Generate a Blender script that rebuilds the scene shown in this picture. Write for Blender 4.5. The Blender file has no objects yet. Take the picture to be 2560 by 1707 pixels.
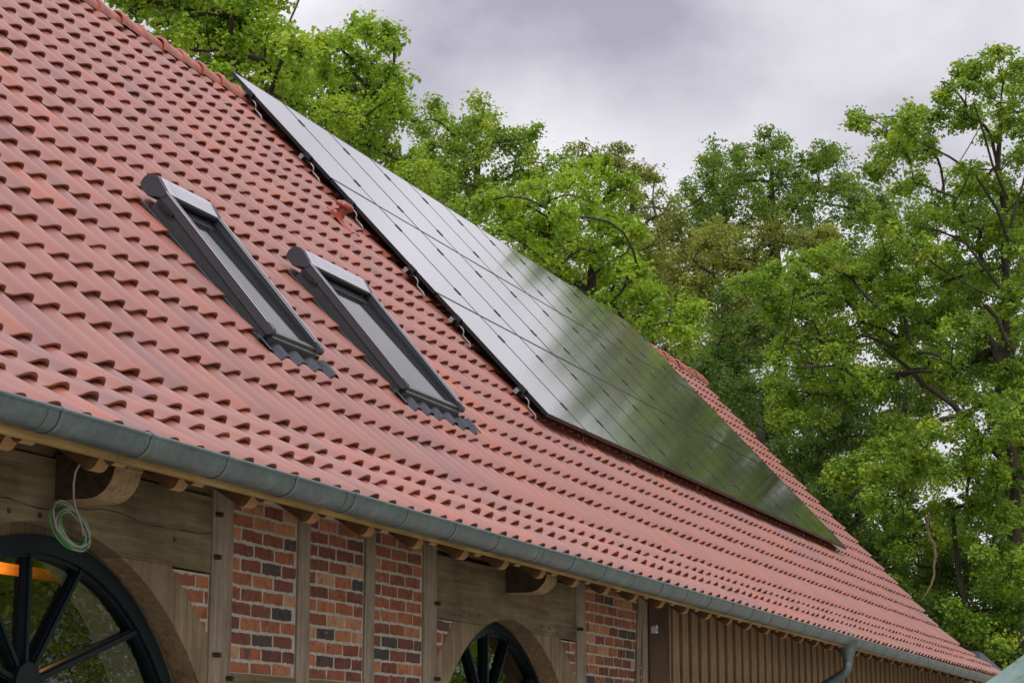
import bpy, math, random
import numpy as np
R = math.radians
random.seed(7)
rng = np.random.default_rng(11)
scene = bpy.context.scene
COL = scene.collection

# ------------------------------------------------------------------ camera numbers
YAW, PITCH = 0.3578, 0.1951
EYE = np.array([0.0, 0.0, 1.6])
FW = np.array([math.cos(YAW) * math.cos(PITCH), math.sin(YAW) * math.cos(PITCH), math.sin(PITCH)])
RT = np.array([math.sin(YAW), -math.cos(YAW), 0.0])
UP = np.cross(RT, FW)
FPX = 5285.0
K = 2560 / 2352.0


def at(px, py, depth):
    """world point seen at a place of the photograph, at a given depth"""
    return EYE + depth * (FW + RT * ((px - 1280) / FPX) - UP * ((py - 853.5) / FPX))


def on_y(px, py, y):
    d = FW + RT * ((px - 1280) / FPX) - UP * ((py - 853.5) / FPX)
    return EYE + d * ((y - EYE[1]) / d[1])


# ------------------------------------------------------------------ object helpers
WLOC = {}


def tag(o, label=None, cat=None, group=None, kind=None):
    if label: o['label'] = label
    if cat: o['category'] = cat
    if group: o['group'] = group
    if kind: o['kind'] = kind
    return o


def empty(name, loc, parent=None, rot=None):
    o = bpy.data.objects.new(name, None)
    COL.objects.link(o)
    loc = np.array(loc, float)
    WLOC[o.name] = loc
    o.empty_display_size = 0.2
    if parent is not None:
        o.parent = parent
        o.location = loc - WLOC[parent.name]
    else:
        o.location = loc
    if rot: o.rotation_euler = rot
    return o


def put(name, V, F, mat, parent=None, origin=None, smooth=False, attrs=None, mats=None, midx=None):
    """V are world coordinates; the object's origin is placed at `origin` (default: the parent's)"""
    V = np.asarray(V, float).reshape(-1, 3)
    if origin is None:
        origin = WLOC[parent.name] if parent is not None else V.mean(axis=0)
    origin = np.array(origin, float)
    me = bpy.data.meshes.new(name)
    me.from_pydata((V - origin).tolist(), [], F if isinstance(F, list) else F.tolist())
    for m in (mats or [mat]):
        me.materials.append(m)
    if midx is not None:
        me.polygons.foreach_set('material_index', np.asarray(midx, dtype=np.int32))
    if attrs:
        for an, av in attrs.items():
            a = me.attributes.new(an, 'FLOAT', 'FACE')
            a.data.foreach_set('value', np.asarray(av, dtype=np.float32))
    if smooth is True:
        me.polygons.foreach_set('use_smooth', np.ones(len(me.polygons), dtype=bool))
    elif smooth is not False:
        me.polygons.foreach_set('use_smooth', np.asarray(smooth, dtype=bool))
    me.update()
    o = bpy.data.objects.new(name, me)
    COL.objects.link(o)
    WLOC[o.name] = origin
    if parent is not None:
        o.parent = parent
        o.location = origin - WLOC[parent.name]
    else:
        o.location = origin
    return o


class MB:
    def __init__(s): s.V = []; s.F = []; s.sm = []; s.T = []; s.M = []

    def add(s, V, F, smooth=False, tint=0.5, mi=0):
        b = len(s.V)
        s.V += [tuple(map(float, v)) for v in V]
        for f in F:
            s.F.append([i + b for i in f]); s.sm.append(smooth); s.T.append(tint); s.M.append(mi)
        return s

    def box(s, a, b, tint=0.5, mi=0, bev=0.0):
        (x0, y0, z0), (x1, y1, z1) = a, b
        if bev:
            e = min(bev, (x1 - x0) / 3, (y1 - y0) / 3, (z1 - z0) / 3)
            V = []; idx = {}
            for i, (X, ex) in enumerate(((x0, e), (x1, -e))):
                for j, (Y, ey) in enumerate(((y0, e), (y1, -e))):
                    for k, (Z, ez) in enumerate(((z0, e), (z1, -e))):
                        idx[i, j, k, 0] = len(V); V.append((X, Y + ey, Z + ez))
                        idx[i, j, k, 1] = len(V); V.append((X + ex, Y, Z + ez))
                        idx[i, j, k, 2] = len(V); V.append((X + ex, Y + ey, Z))
            F = []
            for ax in range(3):
                for sd in (0, 1):
                    q = []
                    for (p, r) in ((0, 0), (1, 0), (1, 1), (0, 1)):
                        t = [0, 0, 0]; t[ax] = sd; t[(ax + 1) % 3] = p; t[(ax + 2) % 3] = r
                        q.append(idx[t[0], t[1], t[2], ax])
                    F.append(q if sd else q[::-1])
            for ax in range(3):
                o1, o2 = (ax + 1) % 3, (ax + 2) % 3
                for p in (0, 1):
                    for r in (0, 1):
                        c = []
                        for e2 in (0, 1):
                            t = [0, 0, 0]; t[ax] = e2; t[o1] = p; t[o2] = r
                            c.append(tuple(t))
                        q = [idx[c[0] + (o1,)], idx[c[1] + (o1,)], idx[c[1] + (o2,)], idx[c[0] + (o2,)]]
                        F.append(q if (p ^ r) else q[::-1])
            for i in (0, 1):
                for j in (0, 1):
                    for k in (0, 1):
                        q = [idx[i, j, k, 0], idx[i, j, k, 1], idx[i, j, k, 2]]
                        F.append(q if (i + j + k) % 2 else q[::-1])
            return s.add(V, F, False, tint, mi)
        V = [(x0, y0, z0), (x1, y0, z0), (x1, y1, z0), (x0, y1, z0), (x0, y0, z1), (x1, y0, z1), (x1, y1, z1), (x0, y1, z1)]
        F = [(0, 3, 2, 1), (4, 5, 6, 7), (0, 1, 5, 4), (1, 2, 6, 5), (2, 3, 7, 6), (3, 0, 4, 7)]
        return s.add(V, F, False, tint, mi)

    def prism_xz(s, poly, y0, y1, tint=0.5, mi=0, side_smooth=False):
        """poly: (x, z) outline, extruded from y0 (front) to y1"""
        n = len(poly)
        area = sum(poly[i][0] * poly[(i + 1) % n][1] - poly[(i + 1) % n][0] * poly[i][1] for i in range(n))
        if area < 0: poly = poly[::-1]
        V = [(x, y0, z) for x, z in poly] + [(x, y1, z) for x, z in poly]
        s.add(V, [list(range(n)), list(range(2 * n - 1, n - 1, -1))], False, tint, mi)
        s.add(V, [[(i + 1) % n, i, n + i, n + (i + 1) % n] for i in range(n)], side_smooth, tint, mi)
        return s

    def prism_x(s, poly, x0, x1, tint=0.5, mi=0, side_smooth=False):
        """poly: (y, z) outline extruded along x"""
        n = len(poly)
        area = sum(poly[i][0] * poly[(i + 1) % n][1] - poly[(i + 1) % n][0] * poly[i][1] for i in range(n))
        if area > 0: poly = poly[::-1]
        V = [(x0, y, z) for y, z in poly] + [(x1, y, z) for y, z in poly]
        s.add(V, [list(range(n)), list(range(2 * n - 1, n - 1, -1))], False, tint, mi)
        s.add(V, [[(i + 1) % n, i, n + i, n + (i + 1) % n] for i in range(n)], side_smooth, tint, mi)
        return s

    def tube(s, pts, rad, n=8, tint=0.5, mi=0, caps=True):
        P = [np.array(p, float) for p in pts]
        if not hasattr(rad, '__len__'): rad = [rad] * len(P)
        V = []; F = []
        prev = None
        for i, p in enumerate(P):
            d = P[min(i + 1, len(P) - 1)] - P[max(i - 1, 0)]
            d = d / (np.linalg.norm(d) + 1e-9)
            if prev is None:
                a = np.array([0, 0, 1.0]) if abs(d[2]) < 0.9 else np.array([1.0, 0, 0])
                u = np.cross(d, a)
            else:
                u = prev - d * (prev @ d)
            u = u / (np.linalg.norm(u) + 1e-9); prev = u
            w = np.cross(d, u)
            for k in range(n):
                t = 2 * math.pi * k / n
                V.append(p + rad[i] * (u * math.cos(t) + w * math.sin(t)))
        for i in range(len(P) - 1):
            for k in range(n):
                F.append([i * n + k, i * n + (k + 1) % n, (i + 1) * n + (k + 1) % n, (i + 1) * n + k])
        s.add(V, F, True, tint, mi)
        if caps:
            s.add(V[:n], [list(range(n))[::-1]], False, tint, mi)
            s.add(V[-n:], [list(range(n))], False, tint, mi)
        return s

    def xform(s, fn):
        s.V = [tuple(fn(*v)) for v in s.V]; return s

    def build(s, name, mat, parent=None, origin=None, mats=None, tint=False):
        return put(name, s.V, s.F, mat, parent, origin, s.sm, {'tint': s.T} if tint else None, mats, s.M if mats else None)


# ------------------------------------------------------------------ materials
def newmat(name):
    m = bpy.data.materials.new(name); m.use_nodes = True
    nt = m.node_tree
    return m, nt, nt.nodes, nt.links, nt.nodes['Principled BSDF']


def ramp(N, stops):
    r = N.new('ShaderNodeValToRGB')
    e = r.color_ramp.elements
    while len(e) < len(stops): e.new(0.5)
    for el, (p, c) in zip(e, stops):
        el.position = p; el.color = (*c, 1)
    return r


def noise(N, L, scale, detail=4, rough=0.55, coord=None, vec=None, stretch=None):
    n = N.new('ShaderNodeTexNoise')
    n.inputs['Scale'].default_value = scale
    n.inputs['Detail'].default_value = detail
    n.inputs['Roughness'].default_value = rough
    tc = N.new('ShaderNodeTexCoord')
    src = tc.outputs['Object']
    if stretch:
        mp = N.new('ShaderNodeMapping')
        mp.inputs['Scale'].default_value = stretch
        L.new(src, mp.inputs['Vector']); src = mp.outputs['Vector']
    L.new(src, n.inputs['Vector'])
    return n


def mix(N, L, fac, a, b, mode='MIX'):
    x = N.new('ShaderNodeMix'); x.data_type = 'RGBA'; x.blend_type = mode
    def setin(i, v):
        if isinstance(v, (tuple, list)): x.inputs[i].default_value = (*v, 1)
        elif isinstance(v, (int, float)): x.inputs[i].default_value = v
        else: L.new(v, x.inputs[i])
    setin(0, fac); setin(6, a); setin(7, b)
    return x.outputs[2]


def bump(N, L, p, h, strength, dist):
    b = N.new('ShaderNodeBump')
    b.inputs['Strength'].default_value = strength; b.inputs['Distance'].default_value = dist
    L.new(h, b.inputs['Height']); L.new(b.outputs['Normal'], p.inputs['Normal'])


def simple(name, col, rough=0.5, metal=0.0, var=0.25, scale=6.0, bumpd=0.0, spec=0.5):
    m, nt, N, L, p = newmat(name)
    n = noise(N, L, scale, 6)
    c1 = tuple(c * (1 - var) for c in col); c2 = tuple(min(1, c * (1 + var)) for c in col)
    r = ramp(N, [(0.3, c1), (0.7, c2)])
    L.new(n.outputs['Fac'], r.inputs['Fac']); L.new(r.outputs['Color'], p.inputs['Base Color'])
    p.inputs['Roughness'].default_value = rough; p.inputs['Metallic'].default_value = metal
    p.inputs['Specular IOR Level'].default_value = spec
    if bumpd: bump(N, L, p, n.outputs['Fac'], 0.6, bumpd)
    return m


M = {}


def tile_mat():
    m, nt, N, L, p = newmat('glazed_clay_tile')
    a = N.new('ShaderNodeAttribute'); a.attribute_name = 'tint'
    r = ramp(N, [(0.0, (0.225, 0.096, 0.082)), (0.3, (0.275, 0.104, 0.078)), (0.6, (0.31, 0.109, 0.077)), (1.0, (0.38, 0.106, 0.058))])
    L.new(a.outputs['Fac'], r.inputs['Fac'])
    n = noise(N, L, 5, 5)
    r2 = ramp(N, [(0.3, (0.93, 0.93, 0.93)), (0.7, (1.04, 1.04, 1.04))])
    L.new(n.outputs['Fac'], r2.inputs['Fac'])
    n2 = noise(N, L, 60, 3)
    r3 = ramp(N, [(0.25, (0.8, 0.8, 0.8)), (0.45, (1, 1, 1))])
    L.new(n2.outputs['Fac'], r3.inputs['Fac'])
    c = mix(N, L, 1.0, r.outputs['Color'], r2.outputs['Color'], 'MULTIPLY')
    c = mix(N, L, 0.25, c, r3.outputs['Color'], 'MULTIPLY')
    L.new(c, p.inputs['Base Color'])
    rr = N.new('ShaderNodeMapRange'); rr.inputs['To Min'].default_value = 0.36; rr.inputs['To Max'].default_value = 0.52
    L.new(n.outputs['Fac'], rr.inputs['Value']); L.new(rr.outputs['Result'], p.inputs['Roughness'])
    p.inputs['Coat Weight'].default_value = 0.25
    p.inputs['Coat Roughness'].default_value = 0.24
    return m


def timber(name, cols, along, cracks=True):
    m, nt, N, L, p = newmat(name)
    st = {'x': (0.9, 14, 14), 'z': (14, 14, 0.9)}[along]
    n1 = noise(N, L, 2.4, 8, 0.65, stretch=st)
    n2 = noise(N, L, 1.7, 4, 0.6)
    n3 = noise(N, L, 9, 6, 0.7, stretch=st)
    r = ramp(N, [(0.28, cols[0]), (0.5, cols[1]), (0.72, cols[2])])
    L.new(n1.outputs['Fac'], r.inputs['Fac'])
    r2 = ramp(N, [(0.3, (0.55, 0.52, 0.5)), (0.62, (1.1, 1.08, 1.05))])
    L.new(n2.outputs['Fac'], r2.inputs['Fac'])
    c = mix(N, L, 1.0, r.outputs['Color'], r2.outputs['Color'], 'MULTIPLY')
    if cracks:
        r3 = ramp(N, [(0.30, (0.18, 0.16, 0.14)), (0.36, (1, 1, 1))])
        L.new(n3.outputs['Fac'], r3.inputs['Fac'])
        c = mix(N, L, 0.85, c, r3.outputs['Color'], 'MULTIPLY')
    L.new(c, p.inputs['Base Color'])
    p.inputs['Roughness'].default_value = 0.8; p.inputs['Specular IOR Level'].default_value = 0.25
    bump(N, L, p, n1.outputs['Fac'], 0.7, 0.006)
    return m


def brick_mat():
    m, nt, N, L, p = newmat('old_brick')
    a = N.new('ShaderNodeAttribute'); a.attribute_name = 'tint'
    r = ramp(N, [(0.0, (0.05, 0.052, 0.055)), (0.14, (0.085, 0.06, 0.05)), (0.2, (0.15, 0.055, 0.038)), (0.45, (0.235, 0.08, 0.045)),
                 (0.7, (0.33, 0.12, 0.058)), (0.88, (0.41, 0.18, 0.085)), (1.0, (0.42, 0.235, 0.125))])
    L.new(a.outputs['Fac'], r.inputs['Fac'])
    n = noise(N, L, 14, 6, 0.65)
    r2 = ramp(N, [(0.3, (0.5, 0.48, 0.48)), (0.5, (1, 1, 1)), (0.75, (1.2, 1.15, 1.1))])
    L.new(n.outputs['Fac'], r2.inputs['Fac'])
    c = mix(N, L, 0.9, r.outputs['Color'], r2.outputs['Color'], 'MULTIPLY')
    n2 = noise(N, L, 7, 3, 0.5)
    r3 = ramp(N, [(0.66, (0, 0, 0)), (0.74, (0.75, 0.75, 0.75))])
    L.new(n2.outputs['Fac'], r3.inputs['Fac'])
    c = mix(N, L, r3.outputs['Color'], c, (0.05, 0.05, 0.05))
    n4 = noise(N, L, 45, 2, 0.5)
    r4 = ramp(N, [(0.68, (0, 0, 0)), (0.74, (0.5, 0.5, 0.5))])
    L.new(n4.outputs['Fac'], r4.inputs['Fac'])
    c = mix(N, L, r4.outputs['Color'], c, (0.4, 0.36, 0.3))
    L.new(c, p.inputs['Base Color'])
    p.inputs['Roughness'].default_value = 0.85; p.inputs['Specular IOR Level'].default_value = 0.2
    bump(N, L, p, n.outputs['Fac'], 0.6, 0.006)
    return m


def zinc_mat():
    m, nt, N, L, p = newmat('weathered_zinc')
    n = noise(N, L, 3.2, 6, 0.65)
    r = ramp(N, [(0.32, (0.115, 0.155, 0.162)), (0.55, (0.15, 0.195, 0.20)), (0.74, (0.25, 0.305, 0.295))])
    L.new(n.outputs['Fac'], r.inputs['Fac'])
    n2 = noise(N, L, 22, 4, 0.6)
    r2 = ramp(N, [(0.3, (0.8, 0.8, 0.8)), (0.65, (1.08, 1.08, 1.08))])
    L.new(n2.outputs['Fac'], r2.inputs['Fac'])
    L.new(mix(N, L, 1.0, r.outputs['Color'], r2.outputs['Color'], 'MULTIPLY'), p.inputs['Base Color'])
    p.inputs['Metallic'].default_value = 0.55
    p.inputs['Roughness'].default_value = 0.42
    return m


def leaf_mat(name, stops, trans=0.42):
    m, nt, N, L, p = newmat(name)
    a = N.new('ShaderNodeAttribute'); a.attribute_name = 'tint'
    r = ramp(N, stops)
    L.new(a.outputs['Fac'], r.inputs['Fac'])
    L.new(r.outputs['Color'], p.inputs['Base Color'])
    p.inputs['Roughness'].default_value = 0.5; p.inputs['Specular IOR Level'].default_value = 0.35
    t = N.new('ShaderNodeBsdfTranslucent')
    L.new(mix(N, L, 1.0, r.outputs['Color'], (1.25, 1.15, 0.55), 'MULTIPLY'), t.inputs['Color'])
    x = N.new('ShaderNodeMixShader'); x.inputs[0].default_value = trans
    L.new(p.outputs['BSDF'], x.inputs[1]); L.new(t.outputs['BSDF'], x.inputs[2])
    L.new(x.outputs['Shader'], N['Material Output'].inputs['Surface'])
    return m


def window_glass(name, ior, tintc=(0.85, 0.9, 0.88)):
    m, nt, N, L, p = newmat(name)
    fr = N.new('ShaderNodeFresnel'); fr.inputs['IOR'].default_value = ior
    tr = N.new('ShaderNodeBsdfTransparent'); tr.inputs['Color'].default_value = (*tintc, 1)
    gl = N.new('ShaderNodeBsdfGlossy'); gl.inputs['Roughness'].default_value = 0.012
    x = N.new('ShaderNodeMixShader')
    L.new(fr.outputs['Fac'], x.inputs[0]); L.new(tr.outputs['BSDF'], x.inputs[1]); L.new(gl.outputs['BSDF'], x.inputs[2])
    L.new(x.outputs['Shader'], N['Material Output'].inputs['Surface'])
    return m


def pv_glass():
    m, nt, N, L, p = newmat('solar_glass')
    n = noise(N, L, 1.3, 3)
    r = ramp(N, [(0.3, (0.15, 0.125, 0.155)), (0.7, (0.165, 0.14, 0.175))])
    L.new(n.outputs['Fac'], r.inputs['Fac']); L.new(r.outputs['Color'], p.inputs['Base Color'])
    p.inputs['Roughness'].default_value = 0.14
    p.inputs['Metallic'].default_value = 0.6
    p.inputs['IOR'].default_value = 2.0
    p.inputs['Coat Weight'].default_value = 1.0
    p.inputs['Coat Roughness'].default_value = 0.09
    p.inputs['Coat IOR'].default_value = 2.0
    return m


M['tile'] = tile_mat()
M['clay'] = simple('bare_clay', (0.34, 0.14, 0.08), 0.8, var=0.25, scale=20)
M['ridge'] = simple('ridge_clay', (0.44, 0.15, 0.105), 0.5, var=0.25, scale=9)
M['mortar'] = simple('lime_mortar', (0.41, 0.39, 0.32), 0.95, var=0.18, scale=30, bumpd=0.004, spec=0.1)
M['brick'] = brick_mat()
M['oak_x'] = timber('oak_beam', [(0.10, 0.076, 0.04), (0.185, 0.146, 0.08), (0.26, 0.21, 0.122)], 'x')
M['oak_z'] = timber('oak_post', [(0.14, 0.11, 0.076), (0.255, 0.21, 0.15), (0.34, 0.285, 0.212)], 'z')
M['oak_b'] = timber('oak_brace', [(0.125, 0.088, 0.05), (0.235, 0.175, 0.105), (0.32, 0.248, 0.16)], 'z')
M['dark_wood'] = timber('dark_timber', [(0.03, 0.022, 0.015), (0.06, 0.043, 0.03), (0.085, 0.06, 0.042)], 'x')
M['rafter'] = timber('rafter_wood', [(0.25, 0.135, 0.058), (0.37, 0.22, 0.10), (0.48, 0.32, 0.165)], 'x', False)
M['rafter_side_shaded'] = timber('rafter_flank_shaded', [(0.10, 0.05, 0.022), (0.165, 0.088, 0.04), (0.22, 0.125, 0.06)], 'x', False)  # darker copy of the rafter wood: shade on the flanks put into colour
M['rafter_end'] = timber('beam_end_grain', [(0.20, 0.13, 0.065), (0.34, 0.235, 0.125), (0.46, 0.33, 0.19)], 'z')
M['fascia'] = timber('fascia_wood', [(0.30, 0.19, 0.07), (0.44, 0.30, 0.12), (0.54, 0.39, 0.17)], 'x', False)
M['clad'] = timber('cladding_wood', [(0.18, 0.115, 0.062), (0.29, 0.195, 0.108), (0.38, 0.27, 0.16)], 'z', False)
M['clad_shaded'] = timber('cladding_under_shaded', [(0.035, 0.022, 0.013), (0.06, 0.036, 0.02), (0.085, 0.05, 0.03)], 'z', False)
M['brown'] = timber('brown_board', [(0.055, 0.03, 0.02), (0.085, 0.047, 0.03), (0.11, 0.06, 0.04)], 'z', False)
M['zinc'] = zinc_mat()
M['anthracite'] = simple('anthracite_paint', (0.006, 0.0125, 0.016), 0.45, var=0.15, spec=0.15)
M['shutter'] = simple('grey_aluminium', (0.062, 0.066, 0.08), 0.42, 0.3, var=0.08)
M['shutter_lid'] = simple('pale_aluminium', (0.62, 0.61, 0.64), 0.3, 0.9, var=0.06)
M['sash'] = simple('grey_sash_metal', (0.13, 0.135, 0.14), 0.35, 0.5, var=0.1)
M['flash'] = simple('flashing_metal', (0.045, 0.047, 0.052), 0.5, 0.3, var=0.15)
M['rubber'] = simple('black_seal', (0.012, 0.013, 0.015), 0.5, var=0.2)
M['lead'] = simple('pleated_lead', (0.035, 0.04, 0.05), 0.5, 0.2, var=0.25, scale=12)
M['pv'] = pv_glass()
M['pv_frame'] = simple('black_anodised', (0.017, 0.017, 0.019), 0.34, 0.3, var=0.1)
M['steel'] = simple('galvanised_steel', (0.33, 0.33, 0.34), 0.4, 0.6, var=0.15)
M['vent'] = simple('red_plastic', (0.33, 0.06, 0.03), 0.22, var=0.12)
M['glass'] = window_glass('arched_glass', 2.1)
M['sky_glass'] = simple('skylight_glass', (0.02, 0.024, 0.024), 0.04, var=0.2, spec=0.8)
M['sky_glass'].node_tree.nodes['Principled BSDF'].inputs['IOR'].default_value = 1.33
M['plaster'] = simple('interior_plaster', (0.55, 0.47, 0.38), 0.9, var=0.15)
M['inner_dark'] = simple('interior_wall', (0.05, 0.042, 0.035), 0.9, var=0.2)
M['inner_beam'] = timber('interior_pine', [(0.30, 0.14, 0.04), (0.45, 0.22, 0.07), (0.55, 0.30, 0.1)], 'x', False)
M['white'] = simple('white_plastic', (0.62, 0.62, 0.58), 0.4, var=0.06)
M['cable_grey'] = simple('grey_cable', (0.27, 0.28, 0.26), 0.5, var=0.15)
M['cable_green'] = simple('green_cable', (0.05, 0.25, 0.05), 0.5, var=0.2)
M['canvas'] = None
M['slate'] = simple('dark_slate', (0.045, 0.05, 0.065), 0.55, var=0.2, scale=3)
M['render'] = simple('pale_render', (0.45, 0.42, 0.36), 0.9, var=0.1)
M['bark'] = timber('oak_bark', [(0.028, 0.023, 0.017), (0.06, 0.05, 0.037), (0.10, 0.083, 0.06)], 'z', False)
M['dead'] = simple('dead_branch_bark', (0.24, 0.15, 0.10), 0.85, var=0.3, scale=9)
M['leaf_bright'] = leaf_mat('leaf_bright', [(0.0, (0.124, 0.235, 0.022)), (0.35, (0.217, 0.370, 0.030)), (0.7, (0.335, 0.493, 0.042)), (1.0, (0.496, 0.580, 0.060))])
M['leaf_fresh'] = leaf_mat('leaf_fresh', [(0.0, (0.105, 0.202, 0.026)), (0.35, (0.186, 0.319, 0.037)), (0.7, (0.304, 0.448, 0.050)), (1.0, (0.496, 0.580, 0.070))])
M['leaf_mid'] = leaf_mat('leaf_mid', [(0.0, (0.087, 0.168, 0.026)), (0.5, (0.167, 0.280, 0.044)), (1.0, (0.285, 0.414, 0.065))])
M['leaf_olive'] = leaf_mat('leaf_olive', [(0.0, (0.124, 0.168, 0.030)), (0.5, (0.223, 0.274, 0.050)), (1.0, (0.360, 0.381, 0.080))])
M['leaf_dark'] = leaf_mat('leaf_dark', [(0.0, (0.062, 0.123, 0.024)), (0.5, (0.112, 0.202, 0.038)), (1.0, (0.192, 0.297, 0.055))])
M['paving'] = simple('pale_gravel_paving', (0.34, 0.31, 0.26), 0.9, var=0.2, scale=2)

# ------------------------------------------------------------------ roof geometry
U = 1.15
TH = 0.8311
MH = 1.4905 * U
A0 = np.array([16.16 * U, 8.7349 * U, 6.0825 * U + 1.6])      # upper near corner of the solar array
SD = np.array([0, math.cos(TH), math.sin(TH)])
NN = np.array([0, -math.sin(TH), math.cos(TH)])
DN = 0.115                                                     # array top above tile crests


def S(x, s, n=0.0):
    """roof coordinates: x along the ridge, s up the slope, n above the tile crests"""
    return np.array([x, A0[1] + s * SD[1] + (n - DN) * NN[1], A0[2] + s * SD[2] + (n - DN) * NN[2]])


TW = 0.246
GA = 0.3216
XV = 36.22                       # right verge
XL = 3.0
XPH = 9.624                      # phase of the tile columns
s0 = -6.29
rows = [np.array(p) for p in [(4.755, 3.016), (5.030, 3.202), (5.303, 3.368), (5.557, 3.553)]]
k = 0
while s0 + GA * k < -0.33:
    p = S(0, s0 + GA * k); rows.append(np.array([p[1], p[2]])); k += 1
rows.append(np.array([S(0, s0 + GA * k)[1], S(0, s0 + GA * k)[2]]))
NR = len(rows) - 1
SA = -0.27
RIDGE = S(0, SA)


def sag(x):
    t = min(max((x - 8) / 18, 0), 1)
    return t * t * (3 - 2 * t) * 0.5 + t * 0.5


def slide(y, z, x):
    """the eave runs a little lower towards the far end"""
    f = max(0.0, (RIDGE[2] - z) / (RIDGE[2] - 3.0))
    return y - 0.055 * f * sag(x), z - 0.075 * f * sag(x)


HC = 0.046
RAISE = 0.026          # crests stand this much above the level measured at the tile corners
PU = [0, .06, .14, .22, .30, .37, .44, .51, .58, .66, .74, .82, .885, .935, .972, 1.0]
PH = [.06, .0, 0, .02, .08, .19, .36, .56, .74, .89, .975, 1.0, .92, .74, .44, .06]
WINS = [(12.11, 12.89), (14.32, 15.50)]

barn = empty('barn', (20, 10, 0))
tag(barn, 'brick and oak barn with a red clay tile roof, arched windows and a zinc gutter', 'barn')

# ---- tiles
V = []; F = []; sm = []; T = []; MI = []
nu = len(PU)
x_first = XPH - TW * math.ceil((XPH - XL) / TW)
ncol = int(round((XV - x_first) / TW))
stripe = rng.normal(0, 1, ncol + 3)
blotch = rng.normal(0, 1, (NR // 3 + 2, ncol // 2 + 2))
for i in range(NR):
    a, b = rows[i], rows[i + 1]
    for j in range(ncol):
        xr = XV - (ncol - 1 - j) * TW if False else x_first + (j + 1) * TW
        xl = xr - TW
        xc = (xl + xr) / 2
        smid = ((a + b) / 2 - np.array([A0[1], A0[2]])) @ SD[1:]
        skip = False
        for (w0, w1) in WINS:
            if w0 - 0.04 < xl and xr < w1 + 0.05 and -5.66 < smid < -4.42: skip = True
        if skip: continue
        ay, az = slide(a[0], a[1], xc); by, bz = slide(b[0], b[1], xc)
        e = np.array([0, by - ay, bz - az]); g = np.linalg.norm(e); e /= g
        nr = np.array([0, -e[2], e[1]])
        N0 = np.array([0, ay, az])
        jit = rng.normal(0, 0.0032, 3)
        N0 = N0 + e * jit[0] + nr * (jit[1] + RAISE)
        xj = rng.normal(0, 0.0012)
        tilt = rng.normal(0, 0.0025)
        tr = 0.50 + 0.11 * blotch[i // 3, j // 2] + 0.09 * stripe[j] + rng.normal(0, 0.10)
        if rng.random() < 0.06: tr -= 0.25
        if xc > 15.5 : tr += 0.06
        if rng.random() < 0.03: tr += 0.3
        tr = min(max(tr, 0), 1)
        base = len(V)
        top_end = g * (1.10 if i < NR - 1 else 0.62)
        ts = [0.0, 0.012, g * 0.5, top_end]
        for ti, t in enumerate(ts):
            low = 0.038 * t / g
            rnd = 0.005 if ti == 0 else 0.0
            for u, h in zip(PU, PH):
                V.append(N0 + np.array([xl + u * (TW + 0.004) + xj, 0, 0]) + e * t + nr * ((h - 1) * HC - low - rnd + tilt * (u - .5)))
        for r_ in range(3):
            for q in range(nu - 1):
                F.append([base + r_ * nu + q, base + r_ * nu + q + 1, base + (r_ + 1) * nu + q + 1, base + (r_ + 1) * nu + q])
                sm.append(True); T.append(tr); MI.append(0)
        # lower edge and underside
        b2 = len(V)
        for u, h in zip(PU, PH):
            V.append(N0 + np.array([xl + u * (TW + 0.004) + xj, 0, 0]) + nr * ((h - 1) * HC - 0.005 + tilt * (u - .5)))
        for u, h in zip(PU, PH):
            V.append(N0 + np.array([xl + u * (TW + 0.004) + xj, 0, 0]) + e * 0.002 + nr * ((h - 1) * HC - 0.022))
        for u, h in zip(PU, PH):
            V.append(N0 + np.array([xl + u * (TW + 0.004) + xj, 0, 0]) + e * 0.13 + nr * ((h - 1) * HC - 0.036))
        for q in range(nu - 1):
            F.append([b2 + nu + q, b2 + nu + q + 1, b2 + q + 1, b2 + q]); sm.append(True); T.append(tr); MI.append(1)
            F.append([b2 + 2 * nu + q, b2 + 2 * nu + q + 1, b2 + nu + q + 1, b2 + nu + q]); sm.append(True); T.append(tr); MI.append(1)
        if j == ncol - 1:   # closed flank of the verge tile
            c0 = base + nu - 1; c1 = base + 3 * nu + nu - 1
            bb = len(V)
            V.append(np.array(V[c0]) - nr * 0.07); V.append(np.array(V[c1]) - nr * 0.07)
            F.append([c0, bb, bb + 1, c1]); sm.append(False); T.append(tr); MI.append(0)
XVR = x_first + ncol * TW
roof = put('roof', np.array(V), F, None, barn, smooth=sm, attrs={'tint': T}, mats=[M['tile'], M['clay']], midx=MI)

# underlay below the tiles + the hidden back slope, one part
mb = MB()
xs = [XL - 1] + list(np.linspace(6, XV - 0.08, 24))
prof = [(r[0], r[1]) for r in rows[:-1]] + [(RIDGE[1], RIDGE[2])]
for xi in range(len(xs) - 1):
    for pi in range(len(prof) - 1):
        q = []
        for xx, pp in ((xs[xi], prof[pi]), (xs[xi + 1], prof[pi]), (xs[xi + 1], prof[pi + 1]), (xs[xi], prof[pi + 1])):
            y, z = slide(pp[0], pp[1], xx)
            q.append((xx, y + 0.11 * (0.6 if pi else 0.3), z - 0.11))
        mb.add(q, [(0, 1, 2, 3)])
yb = 2 * RIDGE[1] - 5.6
mb.add([(XL - 1, RIDGE[1] + 0.02, RIDGE[2] - .02), (XV, RIDGE[1] + 0.02, RIDGE[2] - .02), (XV, yb, 3.2), (XL - 1, yb, 3.2)], [(0, 1, 2, 3)])
mb.build('roof_underlay', M['dark_wood'], barn)

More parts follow.
